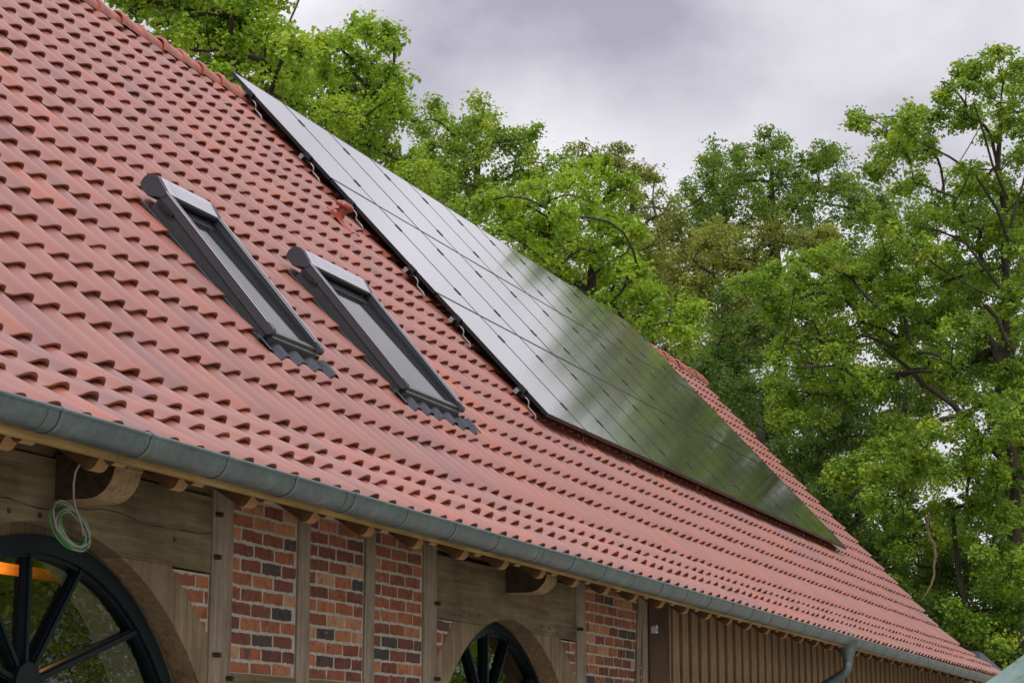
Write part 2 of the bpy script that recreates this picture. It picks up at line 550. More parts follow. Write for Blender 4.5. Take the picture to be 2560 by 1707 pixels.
# ridge caps: overlapping half-barrel tiles with a collar
mb = MB()
xr = XL
i = 0
while xr < XV - 0.05:
    ln = 0.385
    cy, cz = RIDGE[1], RIDGE[2] - 0.045
    tw_ = rng.normal(0, 0.006); tz = rng.normal(0, 0.004)
    prf = [(0.0, 0.108), (0.012, 0.115), (0.07, 0.115), (0.085, 0.104), (0.25, 0.097), (0.43, 0.09)]
    n = 15
    Vv = []; Ff = []
    for (dx, rad) in prf:
        for q in range(n):
            t = math.pi * (-0.12 + 1.24 * q / (n - 1))
            Vv.append((xr + dx, cy + tw_ - rad * 1.02 * math.cos(t), cz + tz + rad * math.sin(t) - 0.03 * dx))
    for a_ in range(len(prf) - 1):
        for q in range(n - 1):
            Ff.append([a_ * n + q, (a_ + 1) * n + q, (a_ + 1) * n + q + 1, a_ * n + q + 1])
    mb.add(Vv, Ff, True)
    # collar front face
    m0 = len(Vv)
    inn = [(v[0] + 0.002, cy + tw_ + (v[1] - cy - tw_) * 0.86, cz + (v[2] - cz) * 0.86) for v in Vv[:n]]
    mb.add(Vv[:n] + inn, [[q, q + 1, n + q + 1, n + q] for q in range(n - 1)], False)
    # wave filler at the foot of the cap
    xr += ln; i += 1
mb.build('ridge_cap', M['ridge'], barn)

# ---- roof windows with external shutters
for wi, (x0, x1) in enumerate(WINS):
    o = S((x0 + x1) / 2, -5.0)
    rw = empty('roof_window', o, barn)
    if wi == 0: rw['label'] = 'narrow roof window with grey shutter box'
    else: rw['label'] = 'wide roof window with grey shutter box'
    sb, st = -5.74, -4.42
    hb, ht = 0.045, 0.107          # underside of the side rails
    # flashing kerb (fills the hole in the tiles)
    mb = MB()
    mb.add([S(x0 - .03, sb - .04, -.02), S(x1 + .07, sb - .04, -.02), S(x1 + .07, -4.30, -.006), S(x0 - .03, -4.36, -.006),
            S(x0 - .03, sb - .04, -.12), S(x1 + .07, sb - .04, -.12), S(x1 + .07, -4.30, -.12), S(x0 - .03, -4.36, -.12)],
           [(0, 1, 2, 3), (0, 4, 5, 1), (1, 5, 6, 2), (2, 6, 7, 3), (3, 7, 4, 0)])
    for xx0, xx1 in ((x0 + .012, x0 + .05), (x1 - .05, x1 - .012)):
        mb.add([S(xx0, sb + .03, -.02), S(xx1, sb + .03, -.02), S(xx1, st, -.01), S(xx0, st, -.01),
                S(xx0, sb + .03, hb - .004), S(xx1, sb + .03, hb - .004), S(xx1, st, ht - .004), S(xx0, st, ht - .004)],
               [(0, 3, 7, 4), (1, 5, 6, 2), (0, 4, 5, 1), (4, 7, 6, 5)])
    # upstand seam along the tiles
    mb.tube([S(x0 - .018, sb, -.005), S(x0 - .018, -4.36, .002)], .006, 6)
    mb.tube([S(x1 + .045, sb, -.005), S(x1 + .045, -4.34, .002)], .006, 6)
    mb.build('flashing', M['flash'], rw)
    # side rails with a rounded foot
    for sd_, (a, b) in enumerate(((x0, x0 + .055), (x1 - .055, x1))):
        L_ = []
        n = 7
        pr = [(st, ht), (sb + .05, hb)]
        arc = [(sb + .028 - .03 * math.sin(t), hb + .03 - .03 * math.cos(t)) for t in np.linspace(0, math.pi, n)]
        pr += arc + [(sb + .08, hb + .062), (st, ht + .06)]
        Vv = [S(a, s_, n_) for s_, n_ in pr] + [S(b, s_, n_) for s_, n_ in pr]
        m_ = len(pr)
        mb = MB()
        mb.add(Vv, [list(range(m_)), list(range(2 * m_ - 1, m_ - 1, -1))] + [[(q + 1) % m_, q, m_ + q, m_ + (q + 1) % m_] for q in range(m_)])
        # pale capping strip on the inner edge
        i0, i1 = (b, b + .008) if sd_ == 0 else (a - .008, a)
        mb.build('side_rail', M['shutter'], rw)
        mb = MB()
        c = [(st, ht + .054), (sb + .07, hb + .056), (sb + .07, hb + .063), (st, ht + .0615)]
        Vv = [S(i0, *q) for q in c] + [S(i1, *q) for q in c]
        mb.add(Vv, [(0, 1, 2, 3), (7, 6, 5, 4)] + [[(q + 1) % 4, q, 4 + q, 4 + (q + 1) % 4] for q in range(4)])
        # outer capping
        j0, j1 = (a - .004, a + .014) if sd_ == 0 else (b - .014, b + .004)
        c2 = [(st, ht + .058), (sb + .07, hb + .06), (sb + .07, hb + .0645), (st, ht + .063)]
        Vv = [S(j0, *q) for q in c2] + [S(j1, *q) for q in c2]
        mb.add(Vv, [(0, 1, 2, 3), (7, 6, 5, 4)] + [[(q + 1) % 4, q, 4 + q, 4 + (q + 1) % 4] for q in range(4)])
        mb.build('rail_strip', M['shutter_lid'], rw)
        # dark guide channel down to the glass
        g0, g1 = (b + .001, b + .035) if sd_ == 0 else (a - .035, a - .001)
        mb = MB()
        for (n_lo, n_hi, e0, e1) in ((0.035, .062, g0, g1), (.062, .078, (g0 if sd_ == 0 else g0 + .014), (g1 - .014 if sd_ == 0 else g1))):
            c = [(st, n_lo + .04), (sb + .05, n_lo + .008), (sb + .05, n_hi + .008), (st, n_hi + .04)]
            Vv = [S(e0, *q) for q in c] + [S(e1, *q) for q in c]
            mb.add(Vv, [(0, 1, 2, 3), (7, 6, 5, 4)] + [[(q + 1) % 4, q, 4 + q, 4 + (q + 1) % 4] for q in range(4)])
        mb.build('guide_channel', M['rubber'], rw)
    # pane
    mb = MB()
    gx0, gx1 = x0 + .085, x1 - .085
    mb.add([S(gx0, sb + .05, .066), S(gx1, sb + .05, .066), S(gx1, st + .02, .10), S(gx0, st + .02, .10),
            S(gx0, sb + .05, .004), S(gx1, sb + .05, .004), S(gx1, st + .02, .05), S(gx0, st + .02, .05)],
           [(0, 1, 2, 3), (4, 7, 6, 5), (0, 4, 5, 1), (1, 5, 6, 2), (2, 6, 7, 3), (3, 7, 4, 0)])
    mb.build('pane', M['sky_glass'], rw)
    # bottom rail in three steps
    mb = MB()
    for (sa, sb2, na, nb, ) in ((sb - .005, sb + .03, -.01, .05), (sb + .03, sb + .055, -.01, .074), (sb + .055, sb + .085, 0.0, .066)):
        c = [(sa, na), (sb2, na), (sb2, nb + .002), (sa, nb)]
        Vv = [S(x0 + .057, *q) for q in c] + [S(x1 - .057, *q) for q in c]
        mb.add(Vv, [(0, 1, 2, 3), (7, 6, 5, 4)] + [[(q + 1) % 4, q, 4 + q, 4 + (q + 1) % 4] for q in range(4)])
    mb.build('bottom_rail', M['sash'], rw)
    # shutter box
    pr = [(-4.346, .052), (-4.262, .058), (-4.238, .075), (-4.228, .11), (-4.232, .145), (-4.246, .170), (-4.275, .187), (-4.312, .194),
          (-4.345, .187), (-4.385, .178), (-4.444, .166), (-4.452, .15), (-4.438, .122)]
    m_ = len(pr)
    mb = MB()
    Vv = [S(x0 - .006, *q) for q in pr] + [S(x1 + .006, *q) for q in pr]
    mb.add(Vv, [list(range(m_)), list(range(2 * m_ - 1, m_ - 1, -1))])
    mb.add(Vv, [[(q + 1) % m_, q, m_ + q, m_ + (q + 1) % m_] for q in range(m_)], True)
    mb.build('shutter_box', M['shutter'], rw)
    mb = MB()
    lid = [(-4.246, .1715), (-4.275, .1895), (-4.312, .1968), (-4.345, .1897), (-4.385, .1806), (-4.446, .1684)]
    segs = ((x0 + .03, x0 + .14), (x0 + .144, x1 - .06)) 
    for (a, b) in segs:
        Vv = [S(a, *q) for q in lid] + [S(b, *q) for q in lid]
        ml = len(lid)
        mb.add(Vv, [[q, q + 1, ml + q + 1, ml + q] for q in range(ml - 1)], True)
    mb.build('box_lid', M['shutter_lid'], rw)
    # shutter slats bottom bar just under the box
    mb = MB()
    for q in range(3):
        s_a = -4.445 - .028 * q
        c = [(s_a, .098 - .004 * q), (s_a - .025, .096 - .004 * q), (s_a - .025, .107 - .004 * q), (s_a, .109 - .004 * q)]
        Vv = [S(x0 + .09, *z) for z in c] + [S(x1 - .09, *z) for z in c]
        mb.add(Vv, [(0, 1, 2, 3), (7, 6, 5, 4)] + [[(z + 1) % 4, z, 4 + z, 4 + (z + 1) % 4] for z in range(4)])
    mb.build('shutter_slat', M['rubber'], rw)
    # small motor housing on the near flank
    mb = MB()
    for (sa, sb2, na, nb) in ((-4.56, -4.44, .075, .108), (-4.60, -4.56, .085, .104)):
        c = [(sa, na), (sb2, na), (sb2, nb), (sa, nb)]
        Vv = [S(x0 - .012, *q) for q in c] + [S(x0 + .02, *q) for q in c]
        mb.add(Vv, [(0, 1, 2, 3), (7, 6, 5, 4)] + [[(q + 1) % 4, q, 4 + q, 4 + (q + 1) % 4] for q in range(4)])
    mb.build('motor_housing', M['rubber'], rw)
    # pleated apron following the tiles
    mb = MB()
    nx = int((x1 - x0 + .36) / .0085)
    Vv = []; ns = 4
    for a in range(nx + 1):
        xx = x0 - .10 + (x1 - x0 + .36) * a / nx
        u = ((xx - x_first) / TW) % 1.0
        h = np.interp(u, PU, PH)
        pleat = .004 if a % 3 == 0 else (0.0 if a % 3 == 1 else .002)
        jag = 0.028 * h + rng.normal(0, 0.003)
        for b in range(ns):
            f = b / (ns - 1)
            s_ = -5.72 + f * (-0.175 + jag)
            low = 0.03 * (1 - ((s_ - s0) / GA) % 1.0) if False else 0.0
            fr = ((s_ - s0) / GA) % 1.0
            Vv.append(S(xx, s_, (h - 1) * HC - 0.038 * fr + 0.008 + RAISE + pleat + 0.02 * (1 - f)))
    mb.add(Vv, [[a * ns + b, a * ns + b + 1, (a + 1) * ns + b + 1, (a + 1) * ns + b] for a in range(nx) for b in range(ns - 1)], False)
    mb.build('apron', M['lead'], rw)

# ------------------------------------------------------------------ wall
YW = 5.35
wall = []


def clip(poly, region):
    """clip polygon by a convex counter-clockwise region (x, z)"""
    out = poly
    n = len(region)
    for i in range(n):
        a, b = region[i], region[(i + 1) % n]
        inp = out; out = []
        if not inp: return []
        def side(p): return (b[0] - a[0]) * (p[1] - a[1]) - (b[1] - a[1]) * (p[0] - a[0])
        for q in range(len(inp)):
            p0, p1 = inp[q - 1], inp[q]
            d0, d1 = side(p0), side(p1)
            if d1 >= 0:
                if d0 < 0: out.append((p0[0] + (p1[0] - p0[0]) * d0 / (d0 - d1), p0[1] + (p1[1] - p0[1]) * d0 / (d0 - d1)))
                out.append(p1)
            elif d0 >= 0:
                out.append((p0[0] + (p1[0] - p0[0]) * d0 / (d0 - d1), p0[1] + (p1[1] - p0[1]) * d0 / (d0 - d1)))
    return out


TINTS = [0.02, 0.12, 0.17, 0.24, 0.3, 0.36, 0.42, 0.5, 0.58, 0.64, 0.72, 0.8, 0.9, 1.0]
TWGT = np.array([.03, .045, .06, .09, .09, .09, .09, .09, .09, .09, .09, .07, .06, .05]); TWGT /= TWGT.sum()


def brick_panel(region, start=0, course=0.0785, ztop=None, dark=0.0):
    xs_ = [p[0] for p in region]; zs_ = [p[1] for p in region]
    x0, x1, z0, z1 = min(xs_), max(xs_), min(zs_), max(zs_)
    mb = MB()
    mb.prism_xz(list(region), YW - .0006, YW + .20, mi=1)
    cx_, cz_ = sum(xs_) / len(xs_), sum(zs_) / len(zs_)
    reg = []
    for p in region:                        # a mortar margin along the timbers
        d = np.array([p[0] - cx_, p[1] - cz_]); reg.append((p[0] - np.sign(d[0]) * .011, p[1] - np.sign(d[1]) * .006))
    area = sum(reg[i][0] * reg[(i + 1) % len(reg)][1] - reg[(i + 1) % len(reg)][0] * reg[i][1] for i in range(len(reg)))
    if area < 0: reg = reg[::-1]
    ztop = ztop if ztop is not None else z1
    r_ = 0
    z = ztop - .012
    while z > z0 + .02:
        zb = z - (course - .017)
        x = x0 + .012
        first = True
        while x < x1 - .02:
            if (r_ + start) % 2 == 0 and first: w = 0.088 + rng.normal(0, .006)
            else: w = 0.226 + rng.normal(0, .007)
            first = False
            xe = min(x + w, x1 - .012)
            if xe - x > 0.03:
                pts = []
                def edge(p, q, n):
                    for t in range(n):
                        f = t / n
                        pts.append((p[0] + (q[0] - p[0]) * f + rng.normal(0, .0022), p[1] + (q[1] - p[1]) * f + rng.normal(0, .0022)))
                tl = rng.normal(0, .002)
                edge((x, zb + tl), (xe, zb), 7); edge((xe, zb), (xe, z), 3); edge((xe, z), (x, z + tl), 7); edge((x, z + tl), (x, zb + tl), 3)
                pc = clip(pts, reg)
                if len(pc) >= 3:
                    tnt = float(rng.choice(TINTS, p=TWGT)) + rng.normal(0, .02)
                    tnt = min(max(tnt - dark, 0), 1)
                    mb.prism_xz(pc, YW - .0018 - rng.random() * .0016, YW + .01, tint=tnt, mi=0)
            x = xe + .020 + rng.normal(0, .0018)
        z -= course; r_ += 1
    return mb.build('brick_panel', None, barn, mats=[M['brick'], M['mortar']], tint=True)


ZB = 2.05
brick_panel([(10.035, ZB), (10.82, ZB), (10.82, 3.10), (10.035, 3.10)], 0, ztop=2.985)
brick_panel([(10.98, ZB), (11.735, ZB), (11.735, 3.10), (10.98, 3.10)], 0, ztop=2.985)
brick_panel([(11.885, ZB), (12.65, ZB), (12.65, 3.10), (11.885, 3.10)], 0, ztop=2.985)
brick_panel([(15.945, 0.02), (16.93, 0.02), (17.42, 3.10), (15.945, 3.10)], 0, ztop=3.0, course=.082, dark=.03)
brick_panel([(17.0, 0.02), (17.47, 0.02), (17.47, 2.45)], 1, dark=.03)
brick_panel([(9.40, 2.545), (9.795, 2.235), (9.80, 2.545)], 1, course=.078)
brick_panel([(12.87, 2.235), (13.19, 2.505), (12.87, 2.505)], 1)
brick_panel([(15.355, 2.495), (15.715, 2.225), (15.715, 2.495)], 1)
# lower panels out of the picture keep the wall closed
for (a, b) in ((10.035, 10.82), (10.98, 11.735), (11.885, 12.65)):
    brick_panel([(a, 0.02), (b, 0.02), (b, 1.895), (a, 1.895)], 0)


def post(x0, x1, z0=0.0, z1=3.12, pegs=(), lean=0.0, name='post', mat=None, y0=None):
    mb = MB()
    yf = (YW - .012) if y0 is None else y0
    n = 9
    Lp = []; Rp = []
    for i in range(n):
        z = z0 + (z1 - z0) * i / (n - 1)
        Lp.append((x0 + lean * (z - z0) + rng.normal(0, .0035), z)); Rp.append((x1 + lean * (z - z0) + rng.normal(0, .0035), z))
    mb.prism_xz(Lp[::-1] + Rp, yf, YW + .2)
    o = mb.build(name, mat or M['oak_z'], barn, origin=((x0 + x1) / 2, YW, z0))
    for (px, pz) in pegs:
        m2 = MB()
        m2.tube([(px, yf + .01, pz), (px + .004, yf - .035 - rng.random() * .015, pz - .004)], .0135, 8)
        m2.build('peg', M['dark_wood'], o)
    return o


def pz(px, py): 
    p = on_y(px, py, YW - .012); return (p[0], p[2])


post(9.80, 10.035, pegs=[pz(541, 1285), pz(537, 1391), pz(533, 1635)])
post(10.82, 10.98, pegs=[(10.90, 2.0)])
post(11.735, 11.885)
post(12.65, 12.87, pegs=[pz(1088, 1507), pz(1086, 1695)])
post(15.715, 15.945, pegs=[pz(1443, 1571)])
post(17.47, 17.62, z1=3.1)
post(6.1, 6.75)
# leaning stud of the fourth panel
mb = MB()
mb.prism_xz([(16.93, 0.02), (17.03, 0.02), (17.50, 3.1), (17.38, 3.1)], YW - .015, YW + .2)
mb.build('brace', M['oak_z'], barn)
# horizontal rails below the panels
for (a, b) in ((10.035, 10.82), (10.98, 11.735), (11.885, 12.65)):
    mb = MB(); mb.box((a, YW - .006, 1.895), (b, YW + .2, ZB))
    o = mb.build('sill_rail', M['oak_x'], barn)
    if a < 10.5:
        m2 = MB(); pp = pz(567, 1694); m2.tube([(pp[0], YW, pp[1]), (pp[0], YW - .05, pp[1] - .003)], .0135, 8); m2.build('peg', M['dark_wood'], o)


def arc(cx, cz, r, x_from, x_to, n=24):
    return [(x, cz + math.sqrt(max(r * r - (x - cx) ** 2, 0))) for x in np.linspace(x_from, x_to, n)]


def lintel(x0, x1, zb, zt, c, crack):
    cx, cz, r = c
    hw = math.sqrt(r * r - (zb - cz) ** 2)
    pts = [(x0, zb), (cx - hw, zb)] + arc(cx, cz, r, cx - hw, cx + hw)[1:-1] + [(cx + hw, zb), (x1, zb - .004), (x1, zt), ((x0 + x1) / 2, zt + .004), (x0, zt)]
    mb = MB(); mb.prism_xz(pts, YW - .008, YW + .22)
    o = mb.build('lintel', M['oak_x'], barn)
    if crack:
        m2 = MB()
        cp = [on_y(a, b, YW - .0095) for a, b in crack]
        for i in range(len(cp) - 1):
            w0 = .0012 + .0024 * math.sin(i * 1.7) ** 2; w1 = .0012 + .0024 * math.sin((i + 1) * 1.7) ** 2
            a, b = cp[i], cp[i + 1]
            m2.add([a - [0, 0, w0], b - [0, 0, w1], b + [0, 0, w1], a + [0, 0, w0]], [(0, 1, 2, 3)])
        m2.build('crack', M['rubber'], o)
    # bored peg holes
    return o


W1 = (8.30, .845, 1.817); W2 = (14.25, 1.0, 1.582)
cr1 = [(x * 860 / 1805, 960 + y * 860 / 1805) for x, y in [(-40, 590), (40, 596), (110, 622), (200, 650), (290, 660), (400, 650), (470, 657), (540, 655), (600, 668), (650, 682), (700, 705), (750, 738), (830, 746), (900, 758), (980, 770), (1050, 784), (1102, 782)]]
l1 = lintel(6.75, 9.80, 2.56, 2.95, W1, cr1)
l2 = lintel(12.87, 15.715, 2.51, 2.925, W2, None)
for o_, pts in ((l1, [(23, 1276), (100, 1288), (437, 1348)]), (l2, [(1153, 1538), (1175, 1538), (1199, 1538), (1355, 1566), (1373, 1570), (1394, 1581)])):
    for (px, py) in pts:
        q = on_y(px, py, YW - .0095); m2 = MB()
        m2.box((q[0] - .013, YW - .0105, q[2] - .011), (q[0] + .013, YW - .004, q[2] + .011))
        m2.build('peg_hole', M['rubber'], o_)


def brace(c, outer, zlow, zhigh, right, depth=.22):
    """curved oak brace: straight outer edge, arch-shaped inner edge"""
    cx, cz, r = c
    pts = []
    for z in np.linspace(zlow, zhigh, 36):
        dx = math.sqrt(max(r * r - max(z - cz, 0) ** 2, 0)); pts.append((min(cx + dx, outer[-1][0] - .03) if right else max(cx - dx, outer[-1][0] + .03), z))
    mb = MB(); mb.prism_xz(pts + outer, YW - .004, YW + depth, side_smooth=False)
    return mb.build('brace', M['oak_b'], barn)


brace(W1, [(9.395, 2.558), (9.797, 2.235), (9.797, 0.03)], 0.03, 2.558, True)
brace(W1, [(7.2, 2.558), (6.76, 2.235), (6.76, 0.03)], 0.03, 2.558, False)
brace(W2, [(15.345, 2.508), (15.713, 2.225), (15.713, 0.03)], 0.03, 2.508, True)
brace(W2, [(13.19, 2.508), (12.872, 2.235), (12.872, 0.03)], 0.03, 2.508, False)
# wall plate over the lintels
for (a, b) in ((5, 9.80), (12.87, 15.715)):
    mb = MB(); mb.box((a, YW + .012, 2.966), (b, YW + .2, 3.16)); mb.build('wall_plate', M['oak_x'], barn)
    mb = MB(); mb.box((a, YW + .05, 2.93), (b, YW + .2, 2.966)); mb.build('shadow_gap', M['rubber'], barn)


# ---- arched windows
def arched_window(c, y, hub, x_in, label):
    cx, cz, r = c
    w = empty('arched_window', (cx, y, cz), barn)
    w['label'] = label
    n = 64
    mb = MB()
    def ring(r0, r1, ya, yb):
        A = []
        ang = np.linspace(0, math.pi, n)
        for t in ang:
            A.append([(cx + rr * math.cos(t), yy, cz + rr * math.sin(t)) for rr, yy in ((r0, ya), (r1, ya), (r1, yb), (r0, yb))])
        for sgn in (0, -1):
            A.insert(0, [(p[0], p[1], 0.05) for p in A[0]]) if sgn == 0 else A.append([(p[0], p[1], 0.05) for p in A[-1]])
        Vv = [p for q in A for p in q]
        mb.add(Vv, [[i * 4 + kk, (i + 1) * 4 + kk, (i + 1) * 4 + (kk + 1) % 4, i * 4 + (kk + 1) % 4] for i in range(len(A) - 1) for kk in range(4)])
    ring(r - .085, r, y, y + .09)
    ring(r - .105, r - .083, y + .02, y + .09)
    mb.build('frame', M['anthracite'], w)
    mb = MB()
    arcp = [(cx + (r - .08) * math.cos(t), cz + (r - .08) * math.sin(t)) for t in np.linspace(0, math.pi, n)]
    gp = [(cx + r - .08, 0.06)] + arcp + [(cx - r + .08, 0.06)]
    mb.add([(a_, y + .05, b_) for a_, b_ in gp], [list(range(len(gp)))])
    mb.build('glass', M['glass'], w)
    hx, hz = hub
    for ang in (0, 38, -38, 73, -73):
        a = R(ang); d = np.array([math.sin(a), math.cos(a)])
        # length to the frame
        bq = (hx - cx) * d[0] + (hz - cz) * d[1]; cc = (hx - cx) ** 2 + (hz - cz) ** 2 - (r - .09) ** 2
        ln = -bq + math.sqrt(bq * bq - cc)
        nrm = np.array([d[1], -d[0]])
        m2 = MB()
        for (hwid, ya, yb) in ((.021, y + .024, y + .062), (.011, y + .01, y + .024)):
            q = []
            for (t, sgn) in ((.04, -1), (.04, 1), (ln, 1), (ln, -1)):
                p = np.array([hx, hz]) + d * t + nrm * hwid * sgn; q.append((p[0], p[1]))
            m2.prism_xz(q, ya, yb)
        m2.build('glazing_bar', M['anthracite'], w)
    m2 = MB()
    m2.prism_xz([(hx + .105 * math.cos(t), hz + .105 * math.sin(t)) for t in np.linspace(0, 2 * math.pi, 28, endpoint=False)], y - .004, y + .08)
    m2.build('hub', M['anthracite'], w)
    m2 = MB(); m2.box((cx - r + .09, y + .004, hz - .09), (cx + r - .09, y + .08, hz - .02)); m2.build('transom', M['anthracite'], w)
    # inner reveal
    m2 = MB()
    A = []
    for t in np.linspace(-.5, math.pi + .5, 48):
        A += [(cx + (r - .03) * math.cos(t), y + .095, cz + (r - .03) * math.sin(t)), (cx + (r + .05) * math.cos(t), y + .40, cz + (r + .05) * math.sin(t)),
              (cx + (r + .6) * math.cos(t), y + .40, cz + (r + .6) * math.sin(t))]
    m2.add(A, [[i * 3 + q, i * 3 + q + 1, (i + 1) * 3 + q + 1, (i + 1) * 3 + q] for i in range(47) for q in range(2)], True)
    m2.build('reveal', M['plaster'], w)
    # timber seal between window frame and braces
    m2 = MB()
    A = []
    for t in np.linspace(-.4, math.pi + .4, 48):
        A += [(cx + (r - .002) * math.cos(t), y + .03, cz + (r - .002) * math.sin(t)), (cx + (r + .55) * math.cos(t), y + .10, cz + (r + .55) * math.sin(t))]
    m2.add(A, [[i * 2, i * 2 + 1, i * 2 + 3, i * 2 + 2] for i in range(47)])
    m2.build('lining', M['oak_b'], w)


arched_window((8.405, 1.14, 1.48), 5.45, (8.315, 1.93), None, 'large arched window with radiating dark bars')
arched_window((14.39, 1.167, 1.415), 5.50, (14.25, 1.90), None, 'smaller arched window half way along the wall')

# interior: floor, back wall, tie beam that glows in lamp light behind the first window
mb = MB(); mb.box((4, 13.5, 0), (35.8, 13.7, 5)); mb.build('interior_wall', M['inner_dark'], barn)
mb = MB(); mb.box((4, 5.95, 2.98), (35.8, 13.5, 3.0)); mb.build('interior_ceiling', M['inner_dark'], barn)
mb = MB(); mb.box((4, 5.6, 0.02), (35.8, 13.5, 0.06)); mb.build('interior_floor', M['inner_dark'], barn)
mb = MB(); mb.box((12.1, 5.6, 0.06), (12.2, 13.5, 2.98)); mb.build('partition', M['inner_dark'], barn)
ib0 = on_y(-60, 1447, 6.9); ib1 = on_y(132, 1436, 6.9)
mb = MB(); mb.prism_x([(6.85, ib1[2] - .045), (6.97, ib1[2] - .045), (6.97, ib1[2] + .03), (6.85, ib1[2] + .02)], ib0[0] - 1.5, ib1[0])
mb.build('interior_beam', M['inner_beam'], barn)
lp = bpy.data.lights.new('ceiling_lamp_light', 'POINT'); lp.energy = 11; lp.color = (1.0, 0.42, 0.10); lp.shadow_soft_size = .05
lo = bpy.data.objects.new('ceiling_lamp_light', lp); lo.location = (ib1[0] - .75, 6.66, ib1[2] + .06); COL.objects.link(lo); lo.parent = barn
lo.location = np.array(lo.location) - WLOC['barn']

# ---- closing walls out of sight (gables, back wall, low wall)
mb = MB()
gx = XV - .18
mb.add([(gx, 5.56, 0), (gx, yb + .1, 0), (gx, yb + .1, 3.1), (gx, RIDGE[1], RIDGE[2] - .2), (gx, 5.56, 3.3)], [(0, 1, 2, 3, 4)])
mb.build('gable_wall', M['clad'], barn)
mb = MB(); mb.box((4, yb + .1, 0), (gx, yb + .25, 3.2)); mb.build('back_wall', M['render'], barn)
mb = MB(); mb.box((9.80, 5.56, 0), (12.87, 5.6, 3.15)); mb.box((15.7, 5.56, 0), (gx, 5.6, 3.15)); mb.box((4, 5.56, 0), (6.75, 5.6, 3.15))
mb.build('rear_lining', M['inner_dark'], barn)

# ---- vertical timber cladding
mb = MB(); mb.box((17.62, YW - .03, 0), (18.22, YW + .15, 3.12)); mb.build('corner_board', M['brown'], barn)
mb = MB(); mb.box((18.22, YW + .03, 0), (gx, YW + .06, 3.12)); mb.build('cladding', M['clad_shaded'], barn)  # recessed boards: same cladding coloured dark for the shade they lie in
x = 18.26
i = 0
while x < gx - .2:
    wdt = (.20 if i else .08) + rng.normal(0, .005)
    mb = MB(); mb.box((x, YW - .006 + rng.normal(0, .002), 0), (x + wdt, YW + .03, 3.10), bev=.004)
    mb.build('cladding_board', M['clad'], barn, origin=(x, YW, 0))
    x += (.318 if i else .16); i += 1

# ---- beam ends
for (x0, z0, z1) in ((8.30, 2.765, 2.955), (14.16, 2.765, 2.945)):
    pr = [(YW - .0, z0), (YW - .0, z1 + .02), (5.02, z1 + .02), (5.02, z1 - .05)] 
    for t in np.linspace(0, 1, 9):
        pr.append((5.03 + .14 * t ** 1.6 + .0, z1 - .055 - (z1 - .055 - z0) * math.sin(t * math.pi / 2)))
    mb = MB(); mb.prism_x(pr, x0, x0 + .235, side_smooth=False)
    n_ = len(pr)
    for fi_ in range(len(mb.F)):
        mb.M[fi_] = 1 if len(mb.F[fi_]) == n_ else 0  # dark flanks, pale cut face: dark timber plus shade put into the colour
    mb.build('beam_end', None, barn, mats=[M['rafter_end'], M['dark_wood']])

# ---- rafters
RP = [(5.62, 3.40), (5.62, 3.235), (5.12, 2.946), (5.0, 2.868), (4.985, 2.852), (4.965, 2.843), (4.945, 2.843), (4.928, 2.852), (4.915, 2.868), (4.905, 2.884),
      (4.892, 2.892), (4.88, 2.886), (4.87, 2.872), (4.858, 2.862), (4.842, 2.858), (4.826, 2.864), (4.815, 2.88), (4.808, 2.91), (4.808, 2.935), (4.86, 2.985)]
GX0, GS = 7.2607, 0.7123
raf0 = None
for kk in range(-3, 41):
    xk = GX0 + GS * kk - .02
    dy, dz = slide(4.9, 2.95, xk)
    if raf0 is None:
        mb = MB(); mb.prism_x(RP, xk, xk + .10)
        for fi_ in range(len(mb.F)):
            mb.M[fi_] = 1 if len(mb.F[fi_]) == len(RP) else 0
        raf0 = mb.build('rafter', None, barn, origin=(xk, 4.9, 2.95), mats=[M['rafter'], M['rafter_side_shaded']])
        o = raf0
    else:
        o = raf0.copy(); COL.objects.link(o); o.parent = barn
    o.location = np.array([xk + rng.normal(0, .004), dy, dz]) - WLOC['barn']
# fascia strip under the gutter
mb = MB()
xs = np.linspace(XL, XV - .05, 30)
Vv = []
for xx in xs:
    for (y, z) in ((4.785, 2.868), (4.812, 2.868), (4.812, 3.0), (4.785, 3.0)):
        yy, zz = slide(y, z, xx); Vv.append((xx, yy, zz))
mb.add(Vv, [[i * 4 + q, i * 4 + (q + 1) % 4, (i + 1) * 4 + (q + 1) % 4, (i + 1) * 4 + q] for i in range(29) for q in range(4)])
mb.build('fascia_board', M['fascia'], barn)

# ------------------------------------------------------------------ gutter
GYF, GZF, GD = 4.655, 2.991, -0.003563 / 0.7123 * 1.0 * 1.0


def gz(x): return GZF + (-.003 * U * 1.0327) / GS * (x - GX0)


gut = None
GR = .082
mb = MB()
xs = np.linspace(XL, XV + .02, 60)
n = 17
Vv = []
for xx in xs:
    wob = .003 * math.sin(xx * 1.3) + .002 * math.sin(xx * 3.1)
    for q in range(n):
        t = math.pi + math.pi * q / (n - 1)
        Vv.append((xx, GYF + GR + GR * math.cos(t) + wob, gz(xx) - .012 + GR * 1.05 * math.sin(t)))
mb.add(Vv, [[i * n + q, i * n + q + 1, (i + 1) * n + q + 1, (i + 1) * n + q] for i in range(len(xs) - 1) for q in range(n - 1)], True)
Vi = []
for (xx, y, z) in Vv:
    cy_, cz_ = GYF + GR, gz(xx) - .012
    Vi.append((xx, cy_ + (y - cy_) * .97, cz_ + (z - cz_) * .97))
mb.add(Vi, [[i * n + q + 1, i * n + q, (i + 1) * n + q, (i + 1) * n + q + 1] for i in range(len(xs) - 1) for q in range(n - 1)], True)
mb.tube([(xx, GYF + .003 + .003 * math.sin(xx * 1.3) + .002 * math.sin(xx * 3.1), gz(xx) - .006) for xx in xs], .0115, 8)
